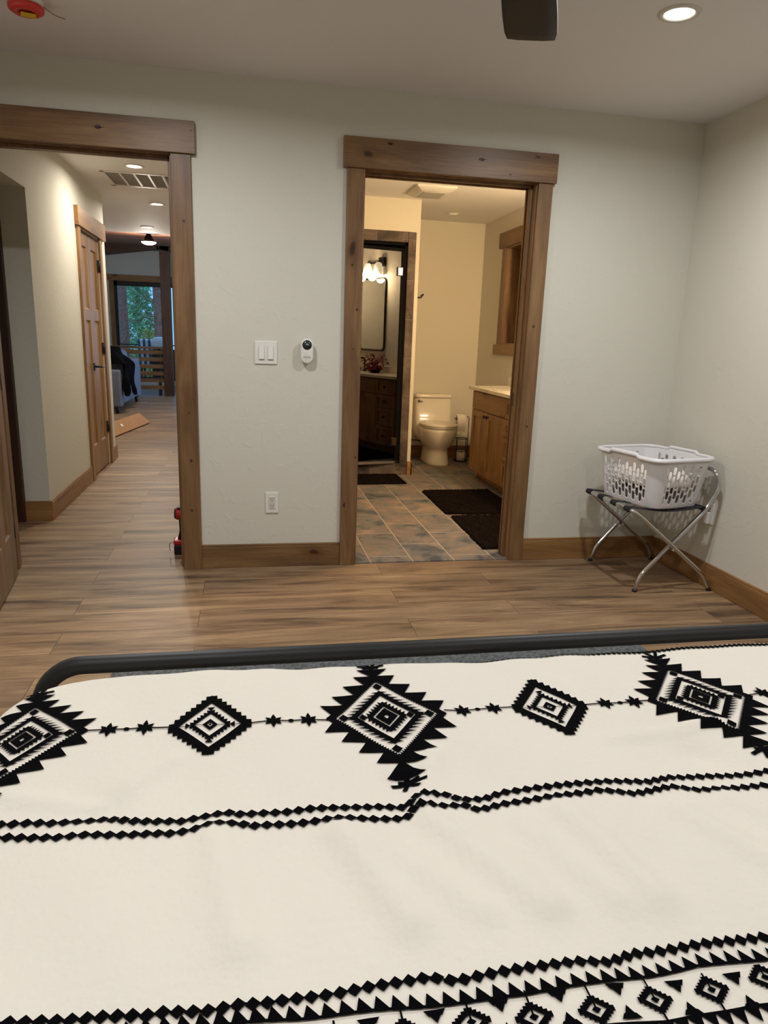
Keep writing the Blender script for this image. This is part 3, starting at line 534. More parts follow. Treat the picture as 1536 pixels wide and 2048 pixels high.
# slatted railing between posts
t=thing('stair_railing',(-3.0,10.9,0),'brown horizontal slat railing beyond the sofa','railing')
B((-4.5,10.83,.905),(-1.575,10.97,.945)).build('top_rail',M['wx'],t,bevel=.003)
for k in range(6):
    z=.80-.135*k; B((-4.5,10.885,z),(-1.575,10.915,z+.075)).build('slat',M['wx'],t,bevel=.002)
for x_ in(-1.66,-3.1,-4.4): B((x_-.03,10.92,0),(x_+.03,10.96,.905)).build('rail_post',M['black'],t)
# striped chair and pillow near the window
t=thing('striped_lounge_chair',(-2.25,14.5,0),'blue and white striped lounge chair on the deck outside the far window','chair')
m=MB(); m.add([(-2.52,14.25,1.03),(-1.93,14.25,1.03),(-1.90,14.40,.42),(-2.52,14.40,.42),(-2.52,14.33,1.05),(-1.93,14.33,1.05),(-1.90,14.48,.42),(-2.52,14.48,.42)],[(0,3,2,1),(4,5,6,7),(0,1,5,4),(1,2,6,5),(2,3,7,6),(3,0,4,7)]); m.build('backrest',M['stripe'],t,bevel=.02)
m=MB(); m.obox((-2.22,14.70,.42),(.28,0,0),(0,.30,0),(0,0,.05)); m.build('seat',M['stripe'],t,bevel=.02)
for x_ in(-2.47,-1.97):
    for y_ in(14.45,14.95): B((x_-.02,y_-.02,0),(x_+.02,y_+.02,.38)).build('leg',M['dz'],t)
m=MB(); m.loft([rrect(-1.97,14.02,.02+.19*math.sin(math.pi*(k+.5)/9)**.5,.09*math.sin(math.pi*(k+.5)/9)**.5,.02,4,.83+.28*k/8) for k in range(9)])
m.build('pillow',M['pillow'],subd=1,label='white pillow propped beside the striped chair outside the window',cat='pillow')
B((-2.16,13.90,.0),(-1.6,14.16,.82)).build('deck_cabinet',M['dx'],label='dark low cabinet under the white pillow outside the window',cat='cabinet')
B((-4.6,13.62,-.12),(.4,16.0,-.01)).build('floor_deck',M['wx'],kind=ST)
t=thing('deck_railing',(-2.0,15.9,0),'thin dark deck railing outside beyond the striped chair','railing')
B((-4.6,15.86,.865),(.4,15.92,.895)).build('top_rail',M['matblack'],t)
for k in range(26): B((-4.6+k*.2,15.88,-.01),(-4.59+k*.2,15.90,.865)).build('baluster',M['matblack'],t)
# hanging light in the vault
t=thing('pendant_fan_light',(-1.292,7.0,2.56),'lit bowl lamp under a dark cone hanging from the timbered vault','ceiling lamp')
MB().cyl((-1.292,7.0,2.50),(-1.292,7.0,2.555),.03,12).build('rod',M['black'],t)
MB().lathe([(.02,2.555),(.05,2.51),(.09,2.46),(.105,2.44),(0,2.44)],(-1.292,7.0,0),28).build('housing',M['black'],t)
MB().lathe([(.098,2.44),(.09,2.425),(.055,2.41),(0,2.405)],(-1.292,7.0,0),28).build('bowl',M['led'],t)
l=bpy.data.lights.new('pendant_bulb','POINT'); l.energy=85; l.color=WARMH; l.shadow_soft_size=.09; lo=bpy.data.objects.new('pendant_bulb',l); COL.objects.link(lo); lo.location=(-1.292,7.0,2.33)
# ================================================================ OUTDOORS
B((-40,13.8,-2.6),(30,60,-2.5)).build('ground_outside',M['ground'],kind=ST)
def trunk(t,x,y,r,z0=-2.5,z1=9,tw=.25):
    pts=[];rs=[]
    for k in range(14): q=k/13; pts.append((x+tw*q+.05*math.sin(q*7),y+.1*math.sin(q*5),z0+(z1-z0)*q)); rs.append(r*(1-.35*q)*(1+.05*math.sin(k*2.1)))
    MB().tube(pts,rs,14).build('trunk',M['trunk'],t)
def tufts(t,name,cx,cy,cz,rx,ry,rz,n,mat,L=.22,w=.02,sh=1):
    m=MB()
    for i in range(n):
        while True:
            p=Vector((random.uniform(-1,1),random.uniform(-1,1),random.uniform(-1,1)))
            if p.length<1 : break
        c=Vector((cx+p.x*rx*(1-.55*max(0,p.z)*sh),cy+p.y*ry,cz+p.z*rz))
        for k in range(6):
            d=Vector((random.gauss(0,1),random.gauss(0,1),random.gauss(.25,.8))).normalized()*L*random.uniform(.6,1.2); s_=d.cross(Vector((random.random(),random.random(),random.random()))).normalized()*w
            m.add([c-s_,c+s_,c+d],[(0,1,2)])
    return m.build(name,mat,t,fix=False)
def branches(t,x,y,z,n,L):
    m=MB()
    for i in range(n):
        a=random.uniform(2.2,4.0); p=Vector((x,y,z+random.uniform(-1.1,1.6))); pts=[p]; d=Vector((math.cos(a),random.uniform(-.4,.4),random.uniform(-.1,.7))).normalized()
        for k in range(6): p=p+d*L/6; d=(d+Vector((0,0,.12 if i%2 else -.1))).normalized(); pts.append(p)
        m.tube(pts,[.022*(1-k/7) for k in range(7)],5)
    m.build('bare_branches',M['trunk'],t)
t=thing('pine_tree',(-3.85,20,-2.5),'pine with reddish trunk at the left of the far window','tree','pines beyond the far window'); trunk(t,-3.86,20,.20)
t=thing('pine_tree',(-2.60,19.5,-2.5),'trunk with bare branches at the right of the far window','tree','pines beyond the far window'); trunk(t,-2.66,19.5,.17,tw=.1); branches(t,-2.6,19.5,1.6,12,1.2)
t=thing('pine_tree',(-3.6,24,-2.5),'tall green needled pine in the middle of the far window','tree','pines beyond the far window'); trunk(t,-3.75,24,.12,z1=5,tw=0)
tufts(t,'needles',-3.85,24,1.2,.85,.8,2.8,1100,M['needle'],.30,.022)
t=thing('leafy_bush',(-3.1,21.5,-2.5),'yellow green bush low behind the striped chair','bush'); trunk(t,-3.0,21.5,.06,z1=.2,tw=0)
tufts(t,'foliage',-3.05,21.5,.1,.60,.5,1.3,700,M['bush'],.12,.035,.4)
t=thing('pine_tree',(.3,26,-2.5),'pine farther right outside, behind the timber post','tree','pines beyond the far window'); trunk(t,.3,26,.16); tufts(t,'needles',.3,26,2.5,1.6,1.2,3.2,700,M['needle'],.34,.03)
# ================================================================ BATHROOM
TX=1.955
t=thing('toilet',(TX,3.35,0),'glossy one-piece toilet against the far bathroom wall','toilet')
def ell(cx,cy,rx,ryf,ryb,z,n=32,p=2.0):
    out=[]
    for k in range(n):
        a=2*math.pi*k/n; c,s_=math.cos(a),math.sin(a); x=math.copysign(abs(c)**(2/p),c)*rx; y=math.copysign(abs(s_)**(2/p),s_); y*= ryb if y>0 else ryf
        out.append((cx+x,cy+y,z))
    return out
m=MB()
m.loft([ell(TX+.0,3.36,.130,.295,.24,.004,p=2.6),ell(TX,3.36,.128,.29,.24,.03,p=2.6),ell(TX,3.36,.112,.262,.24,.13,p=2.4),ell(TX,3.35,.112,.252,.24,.172,p=2.3),ell(TX,3.34,.132,.262,.24,.19,p=2.2),ell(TX,3.32,.158,.282,.24,.235,p=2.1),ell(TX,3.30,.176,.292,.25,.29),ell(TX,3.28,.187,.291,.25,.35),ell(TX,3.28,.190,.290,.25,.388),ell(TX,3.28,.175,.275,.24,.392)])
m.build('bowl',M['porcelain'],t)
m=MB()
m.loft([rrect(TX,3.535,.150,.115,.05,6,.22),rrect(TX,3.53,.185,.125,.05,6,.30),rrect(TX,3.53,.195,.13,.05,6,.36),rrect(TX,3.545,.195,.115,.05,6,.42),rrect(TX,3.555,.195,.105,.04,6,.46),rrect(TX,3.56,.192,.098,.04,6,.665)])
m.build('tank',M['porcelain'],t)
m=MB(); m.loft([rrect(TX,3.557,.197,.104,.04,6,.667),rrect(TX,3.557,.200,.107,.04,6,.675),rrect(TX,3.557,.200,.107,.04,6,.695),rrect(TX,3.557,.190,.098,.035,6,.704)]); m.build('tank_lid',M['porcelain'],t)
m=MB(); m.loft([ell(TX,3.27,.188,.288,.20,.394,p=2.15),ell(TX,3.27,.190,.290,.20,.408,p=2.15)]); m.build('seat',M['porcelain'],t,bevel=.003)
m=MB(); m.loft([ell(TX,3.27,.190,.290,.20,.411,p=2.15),ell(TX,3.27,.192,.292,.20,.420,p=2.15),ell(TX,3.27,.184,.284,.195,.430,p=2.15),ell(TX,3.27,.12,.20,.14,.436,p=2.15)]); m.build('seat_lid',M['porcelain'],t)
MB().cyl((TX-.165,3.463,.635),(TX-.165,3.45,.635),.013,16).tube([(TX-.165,3.445,.635),(TX-.13,3.44,.632)],.006,8).build('flush_lever',M['chrome'],t)
MB().tube(rpath([(TX-.10,3.50,.20),(TX-.16,3.54,.21),(TX-.235,3.60,.20),(TX-.26,3.655,.14)],.04),.006,8).build('water_hose',M['black'],t)
# toilet paper stand and rolls
px,py=2.262,3.40
t=thing('toilet_paper_stand',(px,py,0),'black wire toilet paper stand beside the toilet','paper stand')
m=MB(); m.tube([(px+.068*math.cos(a*math.pi/14),py+.068*math.sin(a*math.pi/14),.012) for a in range(28)],.005,8,closed=True)
m.lathe([(0,.006),(.066,.006),(.066,.010),(0,.010)],(px,py,0),28); m.build('base',M['black'],t)
for zz in(.118,.25): MB().tube([(px+.068*math.cos(a*math.pi/14),py+.068*math.sin(a*math.pi/14),zz) for a in range(28)],.0045,8,closed=True).build('ring',M['black'],t)
for a in(25,115,205,295): MB().cyl((px+.068*math.cos(math.radians(a)),py+.068*math.sin(math.radians(a)),0.0),(px+.068*math.cos(math.radians(a)),py+.068*math.sin(math.radians(a)),.252),.0035,8).build('upright',M['black'],t)
MB().tube(rpath([(px+.068,py+.0,.01),(px+.068,py,.47),(px+.050,py,.485),(px-.09,py,.455),(px-.095,py,.475)],.02),.004,8).build('roll_arm',M['black'],t)
def roll(x,y,z,axis,label,sheet=False):
    m=MB(); R_,r_,h=.052,.020,.05
    prof=[(r_,-h),(R_,-h),(R_,h),(r_,h),(r_,-h)]
    m.lathe(prof,(x,y,z),32,axis); t=m.build('toilet_roll',M['paper'],label=label,cat='toilet roll',group='toilet rolls on the stand')
    MB().lathe([(r_-.001,-h),(r_-.001,h)],(x,y,z),20,axis).build('cardboard_core',M['card'],t)
    if sheet: B((x-h,y-R_-.001,z-.13),(x+h,y-R_,z)).build('hanging_sheet',M['paper'],t)
roll(px-.02,py,.455,'x','white toilet roll hanging from the top arm of the black stand',True)
roll(px,py,.064,'z','spare white toilet roll standing in the base of the black stand')
# vanity
VX=2.085
t=thing('vanity_cabinet',(2.27,1.4,0),'honey brown wooden bathroom vanity with shaker doors','cabinet')
B((VX+.02,.20,.075),(2.462,2.575,.825),(VX+.09,.21,.004),(2.462,2.565,.075)).build('body',M['oz'],t)
def shaker(name,y0,y1,z0,z1,par=t,rail=.055,mat='oz'):
    m=B((VX,y0,z0),(VX+.02,y0+rail,z1),(VX,y1-rail,z0),(VX+.02,y1,z1),(VX,y0+rail,z0),(VX+.02,y1-rail,z0+rail),(VX,y0+rail,z1-rail),(VX+.02,y1-rail,z1),(VX+.010,y0+rail,z0+rail),(VX+.02,y1-rail,z1-rail))
    return m.build(name,M[mat],par,bevel=.0015)
def knob(y,z,par):
    MB().lathe([(0,0),(-.0,0)],(0,0,0),3) if 0 else None
    MB().lathe([(.006,0),(.006,-.012),(.014,-.017),(.015,-.024),(.011,-.029),(0,-.030)],(VX,y,z),20,'x').build('knob',M['black'],par)
y=2.565
for grp in range(2):
    w2=.43
    B((VX,y-2*w2+.003,.655),(VX+.02,y,.815)).build('false_front',M['oy'],t,bevel=.0015)
    for k in range(2):
        dr=shaker('door',y-(k+1)*w2+.003,y-k*w2-.001,.085,.648); knob(y-w2+(.03 if k==0 else -.03),.615,dr)
    y-=2*w2
    if grp==0:
        for z0,z1 in((.085,.30),(.306,.50),(.506,.648),(.655,.815)):
            dr=shaker('drawer',y-.36+.003,y-.001,z0,z1,rail=.04); knob(y-.18,(z0+z1)/2,dr)
        y-=.36
B((2.055,.165,.828),(2.462,2.61,.858),(2.44,.165,.858),(2.462,2.61,.94)).build('countertop',M['counter'],label='pale stone countertop on the honey brown vanity',cat='countertop',bevel=.003)
for yy,lb in((.66,'nearer white oval sink in the vanity top'),(2.08,'farther white oval sink in the vanity top')):
    MB().loft([ell(2.25,yy,.14,.20,.20,.859),ell(2.25,yy,.13,.19,.19,.862),ell(2.25,yy,.11,.17,.17,.860)]).build('sink_basin',M['porcelain'],label=lb,cat='sink',group='vanity sinks')
t=thing('faucet',(2.41,.66,.858),'black faucet on the vanity seen reflected in the shower door','faucet')
MB().cyl((2.41,.66,.858),(2.41,.66,.90),.02,16).tube(rpath([(2.41,.66,.88),(2.41,.66,1.02),(2.29,.66,1.02),(2.29,.66,.99)],.03),.010,10).build('spout',M['black'],t)
for s_ in(-.1,.1): MB().cyl((2.41,.66+s_,.858),(2.41,.66+s_,.91),.014,12).tube([(2.41,.66+s_,.908),(2.37,.66+s_,.915)],.006,8).build('tap_handle',M['black'],t)
# mirror and light above nearer sink
MY0,MY1=.50,.98
t=thing('wall_mirror',(2.465,.74,1.5),'tall black framed mirror over the vanity, seen in the shower door glass','mirror')
fr=[(2.452,y_,z_) for y_,z_ in [(p[0],p[1]) for p in rrect((MY0+MY1)/2,1.53,(MY1-MY0)/2,.41,.05,6)]]
MB().tube(fr,.011,10,closed=True).build('frame',M['black'],t)
MB().add([(2.450,p[1],p[2]) for p in fr],[tuple(range(len(fr)))]).build('mirror_glass',M['mirror'],t,solid=.004)
t=thing('vanity_light',(2.465,.74,2.08),'black wall lamp with glowing white glass shades above the mirror','wall lamp')
B((2.440,.62,2.11),(2.465,.86,2.125),(2.430,.85,2.07),(2.465,.96,2.17)).build('back_plate',M['black'],t,bevel=.003)
for yy in(.69,.90):
    MB().tube(rpath([(2.44,yy,2.125),(2.40,yy,2.14),(2.395,yy,2.10)],.03),.007,8).build('arm',M['black'],t)
    sh=MB().lathe([(.026,2.11),(.040,2.095),(.058,2.01),(.060,1.975),(.055,1.975),(.035,2.07)],(2.395,yy,0),28).build('glass_shade',M['shade'],t)
    l=bpy.data.lights.new('vanity_bulb','POINT'); l.energy=BATH_P*7.0; l.color=WARMB; l.shadow_soft_size=.05; lo=bpy.data.objects.new('vanity_bulb',l); COL.objects.link(lo); lo.location=(2.31,yy,1.95)
# flowers on counter
t=thing('flower_arrangement',(2.33,.98,.858),'red autumn leaf arrangement in a dark bowl on the vanity','flowers')
MB().lathe([(0,.859),(.05,.859),(.08,.90),(.085,.93),(.078,.93),(0,.89)],(2.33,.98,0),24).build('bowl',M['black'],t)
m=MB()
for i in range(150):
    d=Vector((random.gauss(0,.6),random.gauss(0,.8),abs(random.gauss(.8,.5)))).normalized(); c=Vector((2.33,.98,.90))+d*random.uniform(.06,.20); u=d.cross(Vector((random.random(),random.random(),random.random()))).normalized()*.016; v=u.cross(d).normalized()*.020
    m.add([c-u,c-v,c+u,c+v],[(0,1,2,3)])
m.build('leaves',M['leaf'],t,fix=False)
m=MB()
for i in range(14):
    a=i*2.4; m.tube([(2.33,.98,.89),(2.33+.06*math.cos(a),.98+.06*math.sin(a),1.0),(2.33+.12*math.cos(a),.98+.12*math.sin(a),1.06+.01*(i%4))],.002,5)
m.build('stems',M['jacket'],t)
MB().lathe([(0,.859),(.028,.859),(.028,.95),(.012,.965),(.012,.99),(0,.99)],(2.30,.36,0),20).build('soap_bottle',M['bottle'],label='dark soap bottle on the vanity near the wall',cat='bottle')
# shower door
hx,hy,th_=1.400,2.655,math.radians(13.0); u=Vector((-math.cos(th_),-math.sin(th_),0)); n_=Vector((math.sin(th_),-math.cos(th_),0))
t=thing('shower_door',(hx,hy,.12),'dark tinted glass shower door in a black frame, slightly open','shower door')
MB().obox(Vector((hx,hy,1.075))+u*.345,u*.33,n_*.004,(0,0,.935)).build('glass',M['shglass'],t)
m=MB(); m.obox(Vector((hx,hy,1.075))+u*.016,u*.016,n_*.012,(0,0,.96)); m.obox(Vector((hx,hy,2.022))+u*.345,u*.345,n_*.012,(0,0,.013)); m.obox(Vector((hx,hy,1.075))+u*.682,u*.009,n_*.012,(0,0,.96)); m.build('frame',M['slot'],t)  # matte black frame, hinge stile also standing for the dark reveal
MB().obox(Vector((hx,hy,.128))+u*.345,u*.345,n_*.012,(0,0,.013)).build('bottom_rail',M['chrome'],t,label='silver bottom rail')
for zz in(1.84,.32):
    h=MB(); h.obox(Vector((hx,hy,zz))+u*.045+n_*.008,u*.028,n_*.008,(0,0,.038)); o_=h.build('hinge',M['black'],t,bevel=.002)
    MB().obox(Vector((hx,hy,zz))+u*.045+n_*.017,u*.020,n_*.0015,(0,0,.030)).build('hinge_plate',M['chrome'],o_,label='brushed hinge plate')
B((1.402,2.655,.112),(1.425,2.70,2.088),(.70,2.655,2.062),(1.425,2.70,2.088)).build('trim_shower_dark_reveal',M['slot'],kind=ST)  # near-black strips paint in the shaded reveal around the door frame
B((.70,2.66,.112),(1.402,2.70,.122)).build('trim_shower_sill',M['chrome'],kind=ST)
# shag mats
def mat_(poly,label,h=.022):
    import bmesh
    (x0,y0),(x1,y1),(x2,y2),(x3,y3)=poly; nu,nv=110,110; m=MB(); vs=[]
    for i in range(nu+1):
        for j in range(nv+1):
            u_,v_=i/nu,j/nv; x=(x0*(1-u_)+x1*u_)*(1-v_)+(x3*(1-u_)+x2*u_)*v_; y=(y0*(1-u_)+y1*u_)*(1-v_)+(y3*(1-u_)+y2*u_)*v_
            e=min(u_,1-u_)*math.hypot(x1-x0,y1-y0); e2=min(v_,1-v_)*math.hypot(x3-x0,y3-y0); q=min(1,min(e,e2)/.014)
            edge=1 if min(u_,1-u_,v_,1-v_)<.004 else 0
            vs.append((x+random.uniform(-.004,.004)+edge*random.uniform(-.006,.006),y+random.uniform(-.004,.004)+edge*random.uniform(-.006,.006),.005+h*(.35+.65*q)*(.70+.30*random.random()) if not edge else .006))
    m.add(vs,[(i*(nv+1)+j,(i+1)*(nv+1)+j,(i+1)*(nv+1)+j+1,i*(nv+1)+j+1) for i in range(nu) for j in range(nv)])
    return m.build('bath_mat',M['bathmat'],label=label,cat='bath mat',group='brown shag bath mats')
mat_([(1.445,1.085),(2.06,1.06),(2.06,1.90),(1.46,1.88)],'dark brown shag bath mat lying beside the vanity, farther of the overlapping two')
mat_([(1.435,.20),(2.06,.19),(2.05,1.02),(1.462,1.005)],'dark brown shag bath mat nearest the bathroom doorway')
mat_([(.72,2.16),(1.40,2.20),(1.39,2.60),(.72,2.60)],'small dark brown shag mat in front of the shower curb')
# ================================================================ LUGGAGE RACK AND BASKET
RA,RB=1.945,2.36; RZ=.447; ya,yb=-.105,-.618; r=.0115
t=thing('luggage_rack',(2.2,-.35,0),'folding chrome luggage rack with black straps in the room corner','luggage rack')
P1=rpath([(2.425,ya+.035,.003),(2.40,ya+.035,.085),(RA+.04,ya,RZ-.03),(RA-.012,ya,RZ),(RA-.012,yb,RZ),(RA+.04,yb,RZ-.03),(2.395,yb,.085),(2.435,yb,.003)],.04,7)
MB().tube(P1,r,14).build('leg_frame',M['chrome'],t,label='chrome leg loop holding the left bar')
P2=rpath([(2.03,ya+.045,.003),(2.05,ya+.045,.085),(RB-.01,ya+.028,RZ-.005),(RB+.045,ya+.028,RZ+.07),(RB+.050,ya+.028,RZ+.205),(RB+.045,yb+.045,RZ+.205),(RB+.070,yb+.02,RZ+.12),(RB+.008,yb+.028,RZ-.005),(2.035,yb+.028,.085),(2.015,yb+.028,.003)],.04,7)
MB().tube(P2,r,14).build('leg_frame',M['chrome'],t,label='chrome leg loop that rises into the back guard')
MB().cyl((RB,ya+.03,RZ),(RB,yb+.02,RZ),.0105,14).build('cross_bar',M['black'],t)
for yy in(ya+.018,yb+.014): MB().cyl((2.195,yy-.024,.232),(2.195,yy+.024,.232),.006,12).build('pivot_bolt',M['chrome'],t)
for k in range(4):
    yc=ya-.045-k*.141; m=MB(); w_=.026
    pts=[]
    for q in range(0,9): a=math.radians(250-q*22); pts.append((RA-.012+.0135*math.cos(a),RZ+.0135*math.sin(a)))
    for q in range(1,12): f=q/12; pts.append((RA+(RB-RA)*f,RZ+.0125-.022*math.sin(math.pi*f)))
    for q in range(0,9): a=math.radians(95-q*22); pts.append((RB+.0125*math.cos(a),RZ+.0125*math.sin(a)))
    m.add([(x,yc-w_,z) for x,z in pts]+[(x,yc+w_,z) for x,z in pts],[(i,i+1,len(pts)+i+1,len(pts)+i) for i in range(len(pts)-1)],True); m.build('strap',M['strap'],t,solid=.002)
for x_,y_ in((2.425,ya+.035),(2.435,yb),(2.03,ya+.045),(2.015,yb+.028)): MB().cyl((x_,y_,0),(x_,y_,.010),.0135,14).build('rubber_foot',M['black'],t)
# basket
BC=(2.165,-.375); BZ=.4505; BH=.262; ROT=math.radians(12)
t=thing('laundry_basket',(BC[0],BC[1],BZ),'white slotted plastic laundry basket on the luggage rack','laundry basket')
def perim(hx,hy,rc,f):  # point at fraction f around a rounded rectangle, starting mid +x side
    Ls=[hy-rc,rc*HP,2*(hx-rc),rc*HP,2*(hy-rc),rc*HP,2*(hx-rc),rc*HP,hy-rc]; T_=sum(Ls); s_=(f%1)*T_
    segs=[('l',(hx,0),(0,1)),('a',(hx-rc,hy-rc),0),('l',(hx-rc,hy),(-1,0)),('a',(-hx+rc,hy-rc),90),('l',(-hx,hy-rc),(0,-1)),('a',(-hx+rc,-hy+rc),180),('l',(-hx+rc,-hy),(1,0)),('a',(hx-rc,-hy+rc),270),('l',(hx,-hy+rc),(0,1))]
    for L_,sg in zip(Ls,segs):
        if s_<=L_+1e-9:
            if sg[0]=='l': return sg[1][0]+sg[2][0]*s_,sg[1][1]+sg[2][1]*s_
            a=math.radians(sg[2])+s_/rc; return sg[1][0]+rc*math.cos(a),sg[1][1]+rc*math.sin(a)
        s_-=L_
    return hx,0
def bpt(f,h,extra=0):  # h 0..1
    hx=.163+.036*h**.8+extra; hy=.200+.038*h**.8+extra; x,y_=perim(hx,hy,.062+.012*h,f); c_,s_=math.cos(ROT),math.sin(ROT); return Vector((BC[0]+x*c_-y_*s_,BC[1]+x*s_+y_*c_,BZ+BH*h))
# columns in fractions; measure sides
NF=640; NR=52; sample=[perim(.2,.24,.065,i/NF) for i in range(NF)]
def side(i):
    x,y_=sample[i%NF]
    if abs(abs(x)-.2)<1e-4 and abs(y_)<.168: return 'x',y_
    if abs(abs(y_)-.24)<1e-4 and abs(x)<.128: return 'y',x
    return None,0
m=MB(); vs=[]
for j in range(NR+1):
    for i in range(NF): vs.append(bpt(i/NF,j/NR))
fs=[]
for j in range(NR):
    for i in range(NF):
        s_,w_=side(i); hole=False
        if s_ and 5<=j<46:
            pitch=.0296; q=(w_+10*pitch+.0)/pitch; k=int(math.floor(q)); fq=q-k
            if .10<fq<.90:
                ph=(j-5-(0 if k%2 else 5))%10.25; e=min(fq-.10,.90-fq)
                hole= ph<8.6 and not((ph<.9 or ph>7.7) and e<.12)
                if (0 if k%2 else 5)+5>j: hole=False
                if j+ (8.6-ph) >47.5: hole=False
        if not hole: fs.append((j*NF+i,j*NF+(i+1)%NF,(j+1)*NF+(i+1)%NF,(j+1)*NF+i))
m.add(vs,fs,True); m.build('slotted_wall',M['basket'],t,solid=.0028)
m=MB(); base=[bpt(i/80,0) for i in range(80)]; base2=[bpt(i/80,0,-.02)-Vector((0,0,.001)) for i in range(80)]
m.loft([base,base2]); m.build('bottom',M['basket'],t,solid=.003)
m=MB(); prof=[(-.002,-.010),(.012,-.016),(.016,-.008),(.012,.004),(.002,.007),(-.004,.002)]; rings=[]
NN=160
for i in range(NN):
    f=i/NN; x,y_=perim(.2,.24,.065,f); lift=.012*max(0,min(1,(.105-abs(y_))/.012)) if abs(x)>.19 else 0
    rings.append([bpt(f,1,e_)+Vector((0,0,dz+lift)) for e_,dz in prof])
vs=[p for rg in rings for p in rg]; n6=len(prof)
m.add(vs,[(i*n6+k,i*n6+(k+1)%n6,((i+1)%NN)*n6+(k+1)%n6,((i+1)%NN)*n6+k) for i in range(NN) for k in range(n6)],True); m.build('rim',M['basket'],t)
def heap(name,cx,cy,hx,hy,z0,z1,mat,label,cat,ph):
    rows=[]
    for k in range(15):
        q=k/14; s_=(1-q**3.2)**.5 if q<1 else 0; s_=max(s_,.02); rg=[]
        for i in range(72):
            a=2*math.pi*i/72; c_,sn=math.cos(a),math.sin(a); rr=1+.045*math.sin(5*a+ph)+.03*math.sin(11*a+ph*2+6*q)
            x=math.copysign(abs(c_)**.6,c_)*hx*s_*rr; y_=math.copysign(abs(sn)**.6,sn)*hy*s_*rr; cc,ss=math.cos(ROT),math.sin(ROT)
            rg.append((cx+x*cc-y_*ss,cy+x*ss+y_*cc,z0+(z1-z0)*q+.012*math.sin(7*x*9+ph)*math.cos(8*y_*7)*q))
        rows.append(rg)
    return MB().loft(rows).build(name,mat,label=label,cat=cat)
heap('folded_clothes',BC[0],BC[1],.145,.180,BZ+.006,BZ+.085,M['greycloth'],'crumpled grey patterned clothes at the bottom of the white laundry basket','clothes',.4)
heap('towel',BC[0],BC[1],.150,.190,BZ+.102,BZ+.205,M['towel'],'white towels heaped in the laundry basket on top of grey clothes','towel',1.7)
# ================================================================ BED
t=thing('rug',(.58,-2.2,0),'grey woven rug lying under the bed','rug')
B((-.505,-3.6,0),(1.665,-1.19,.010)).build('pile',M['rug'],t,bevel=.003)
t=thing('bed_frame',(.55,-3.4,0),'black tubular metal bed frame with rounded footboard bar','bed frame')
R0=.0182
fb=[(-.411,-2.42,.02)]+arc((-.411+.085,-2.418,.603-.085),(-1,0,0),(0,0,1),.085,0,90,10)+arc((1.50-.085,-2.418,.603-.085),(0,0,1),(1,0,0),.085,0,90,10)+[(1.50,-2.42,.02)]
MB().tube(fb,R0,20).build('footboard_bar',M['matblack'],t)
for x_ in(-.411,1.50): MB().cyl((x_,-2.42,.010),(x_,-2.42,.03),R0+.003,16).build('foot_cap',M['black'],t)
B((-.42,-4.50,.24),(-.38,-2.44,.30)).build('side_rail',M['matblack'],t); B((1.48,-4.50,.24),(1.52,-2.44,.30)).build('side_rail',M['matblack'],t)
B((-.38,-2.47,.22),(1.48,-2.44,.30)).build('end_rail',M['matblack'],t)
for k in range(9): B((-.38,-4.4+k*.235,.285),(1.48,-4.33+k*.235,.298)).build('slat',M['ox'],t)
for x_ in(-.40,1.50): MB().cyl((x_,-4.52,.010),(x_,-4.52,1.10),R0,16).build('headboard_post',M['matblack'],t)
MB().cyl((-.40,-4.52,1.08),(1.50,-4.52,1.08),R0,16).build('headboard_bar',M['matblack'],t)
m=MB(); m.loft([rrect(.55,-3.4925,.935,.942,.08,6,z) for z in(.30,.32,.54,.56)]); m.build('mattress',M['matt'],label='white mattress under the comforter',cat='mattress',bevel=.01)
# ---- cloth surface
CX0,CX1,CY0,CY1=-.40,1.50,-4.45,-2.492
CRC,CR,ZT=.13,.050,.60
def _sd(x,y):
    cx,cy=(CX0+CX1)/2,(CY0+CY1)/2
    dx,dy=x-cx,y-cy
    qx=abs(dx)-(CX1-CX0)/2+CRC;qy=abs(dy)-(CY1-CY0)/2+CRC
    ox,oy=max(qx,0),max(qy,0);L=math.hypot(ox,oy)
    d=L+min(max(qx,qy),0)-CRC
    if L>1e-9: nx,ny=ox/L,oy/L
    elif qx>qy: nx,ny=1.,0.
    else: nx,ny=0.,1.
    return d,math.copysign(nx,dx) if nx else 0.,math.copysign(ny,dy) if ny else 0.
TUFT=[(-.215,-2.86),(.75,-2.86),(.23,-2.86),(1.25,-2.86),(-.1,-3.35),(.5,-3.35),(1.0,-3.35)]
RIDGE=[((.30,-2.80),(.245,-2.93),.018,.011),((.25,-2.97),(.345,-3.15),.020,.014),((.16,-3.0),(.27,-3.15),.017,.010),((.30,-2.99),(.37,-3.15),.012,.006),((.45,-2.98),(.495,-3.15),.024,.013),((.62,-3.0),(.70,-3.15),.022,.011),((.38,-3.0),(.44,-3.15),.018,.009),((.72,-2.98),(.83,-3.15),.02,.010),
((-.05,-2.95),(-.01,-3.15),.024,.012),((.12,-2.98),(.18,-3.15),.02,.013),((.85,-2.78),(.62,-2.8),.012,.008),((-.215,-2.86),(-.35,-2.83),.012,.008),((-.215,-2.86),(-.12,-2.76),.014,.008)]
